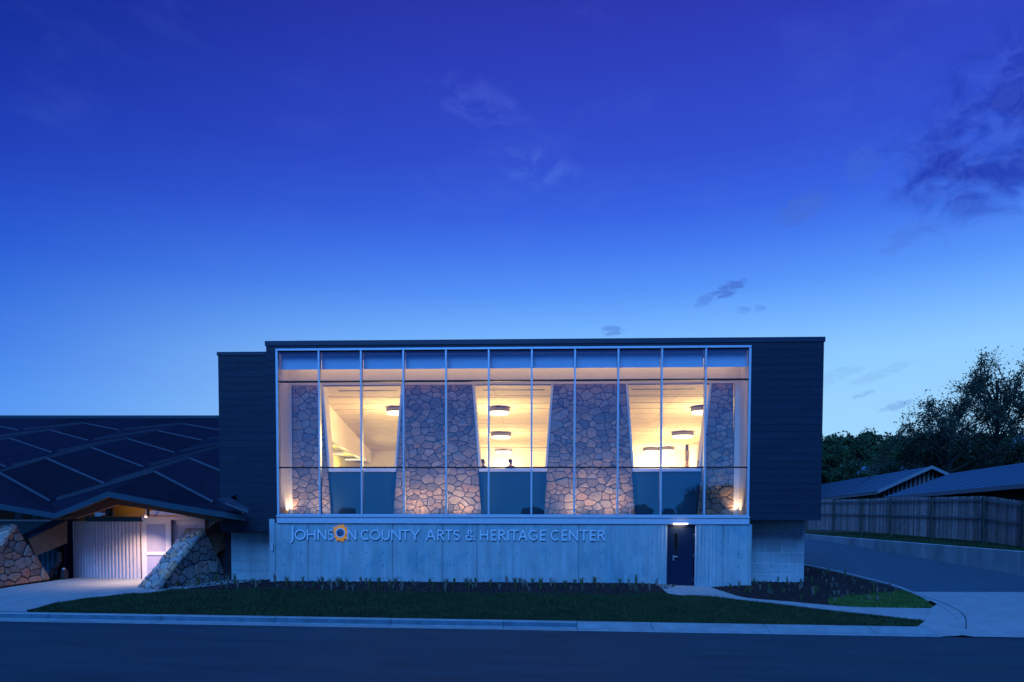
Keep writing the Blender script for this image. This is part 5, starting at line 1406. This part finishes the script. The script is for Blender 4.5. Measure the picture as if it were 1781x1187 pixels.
# trees across the street that the glass mirrors
def mirror_tree(px0, px1, ytop, lab, seed, L=92):
    H = PY((px0+px1)/2, ytop, L).z; xc = PY((px0+px1)/2, 890, L).x; w = (PY(px1, 890, L).x-PY(px0, 890, L).x)/2
    rng = np.random.RandomState(seed); root = empty('tree', (xc, -L, -.6), lab, 'tree', 'trees across the street')
    MB().tube((xc, -L, -.8), (xc, -L, H*.6), .3, .15, 8).build('trunk', MT['bark'], root)
    n = 170; P_ = []
    for _ in range(n):
        a = rng.uniform(0, 6.28); u = rng.rand()**.5; z = rng.rand(); wz_ = w*math.sqrt(max(.05, 1-(z*1.02-.25)**2))*.92
        c = np.array([xc+math.cos(a)*u*wz_, -L+math.sin(a)*u*wz_*.6, .5+z*(H-.9)])
        g = rng.normal(size=(110, 3)); g /= np.linalg.norm(g, axis=1)[:, None]; g *= rng.rand(110, 1)**.4
        P_.append(c+g*w*.22)
    me = leafmesh('crown', np.concatenate(P_)-np.array(root.location), .3, MT['leafd'], seed); o = bpy.data.objects.new('crown', me); COL.objects.link(o); o.parent = root
mirror_tree(1176, 1320, 852, 'big dark tree across the street mirrored in the lower right panes', 51)
mirror_tree(1098, 1138, 880, 'small round tree across the street mirrored left of the big one', 52)
mirror_tree(1150, 1172, 886, 'smallest bush-like tree across the street mirrored beside the big one', 53)
mirror_tree(908, 946, 884, 'tree across the street mirrored low in the middle opening', 54)
mirror_tree(588, 620, 884, 'tree across the street mirrored low in the left opening', 55)

# ================================================================== BED PLANTS
def tuft(seed, h, n, spread, m):
    r = random.Random(seed); mb = MB()
    for _ in range(n):
        a = r.uniform(0, 6.28); l = h*r.uniform(.5, 1.0); s = spread*r.uniform(.1, 1); w = .008
        p = Vector((math.cos(a)*.02, math.sin(a)*.02, 0)); t = Vector((math.cos(a)*s, math.sin(a)*s, l)); mm = p.lerp(t, .6)+Vector((0, 0, l*.12))
        sd = Vector((-math.sin(a), math.cos(a), 0))*w
        mb.add([p-sd, p+sd, mm+sd*.9, mm-sd*.9, t], [(0, 1, 2, 3), (3, 2, 4)])
        if r.random() < .5:   # small leaf / seed clumps
            for q in range(2):
                c = mm.lerp(t, r.uniform(.2, 1)); e = .018
                mb.add([c+Vector((r.uniform(-e, e), r.uniform(-e, e), r.uniform(-e, e))) for _ in range(3)], [(0, 1, 2)])
    me = bpy.data.meshes.new('tuft'); me.from_pydata([tuple(v) for v in mb.v], [], mb.f); me.materials.append(m); return me
pm = [mat('pale_plant_stalk', (.17, .16, .13), .8, var=.3), mat('green_plant_blade', (.06, .09, .025), .8, var=.3), mat('dusky_plant_leaf', (.09, .11, .08), .8, var=.3)]
kinds = [tuft(100+i, h, n, s, pm[k]) for i, (h, n, s, k) in enumerate(((.34, 26, .10, 0), (.30, 30, .12, 1), (.26, 34, .13, 2), (.42, 20, .09, 1), (.24, 30, .10, 0)))]
rp = random.Random(9)
def plant(x, y, lab, grp, sc=1):
    k = rp.choice((0, 0, 1, 2, 2, 3, 4)); o = bpy.data.objects.new('bedding_plant', kinds[k]); COL.objects.link(o)
    o.location = (x, y, zt(x, y)); o.rotation_euler.z = rp.uniform(0, 6.28); s = rp.uniform(.7, 1.15)*sc; o.scale = (s, s, s); tag(o, lab, 'plant', grp)
px = 398
while px < 1150:
    for (yl_, yh_) in ((1014, 1020), (1021, 1030)):
        p = G(px+rp.uniform(-8, 8), rp.uniform(yl_, yh_))
        if insL(p.x, p.y) and p.y < -.12: plant(p.x, p.y, 'small dull tuft planted in the dark mulch strip below the concrete wall', 'tufts in the mulch strip below the concrete wall')
    px += rp.uniform(5, 25)
for px, py in ((290, 1024), (310, 1021), (330, 1020), (345, 1019), (362, 1018), (376, 1015), (340, 1024), (385, 1022), (394, 1010), (408, 1008), (425, 1009), (410, 1018)):
    p = G(px, py); plant(p.x, p.y, 'small tuft planted at the foot of the right fieldstone buttress', 'tufts beside the right buttress', 1.0)
c = 0
while c < 74:
    p = G(rp.uniform(1240, 1560), rp.uniform(990, 1052))
    if insR(p.x, p.y) and not (p.y > -.1 and p.x < 7.7) : plant(p.x, p.y, 'small tuft planted in the triangular mulch bed by the driveway', 'tufts in the triangular mulch bed', .8); c += 1
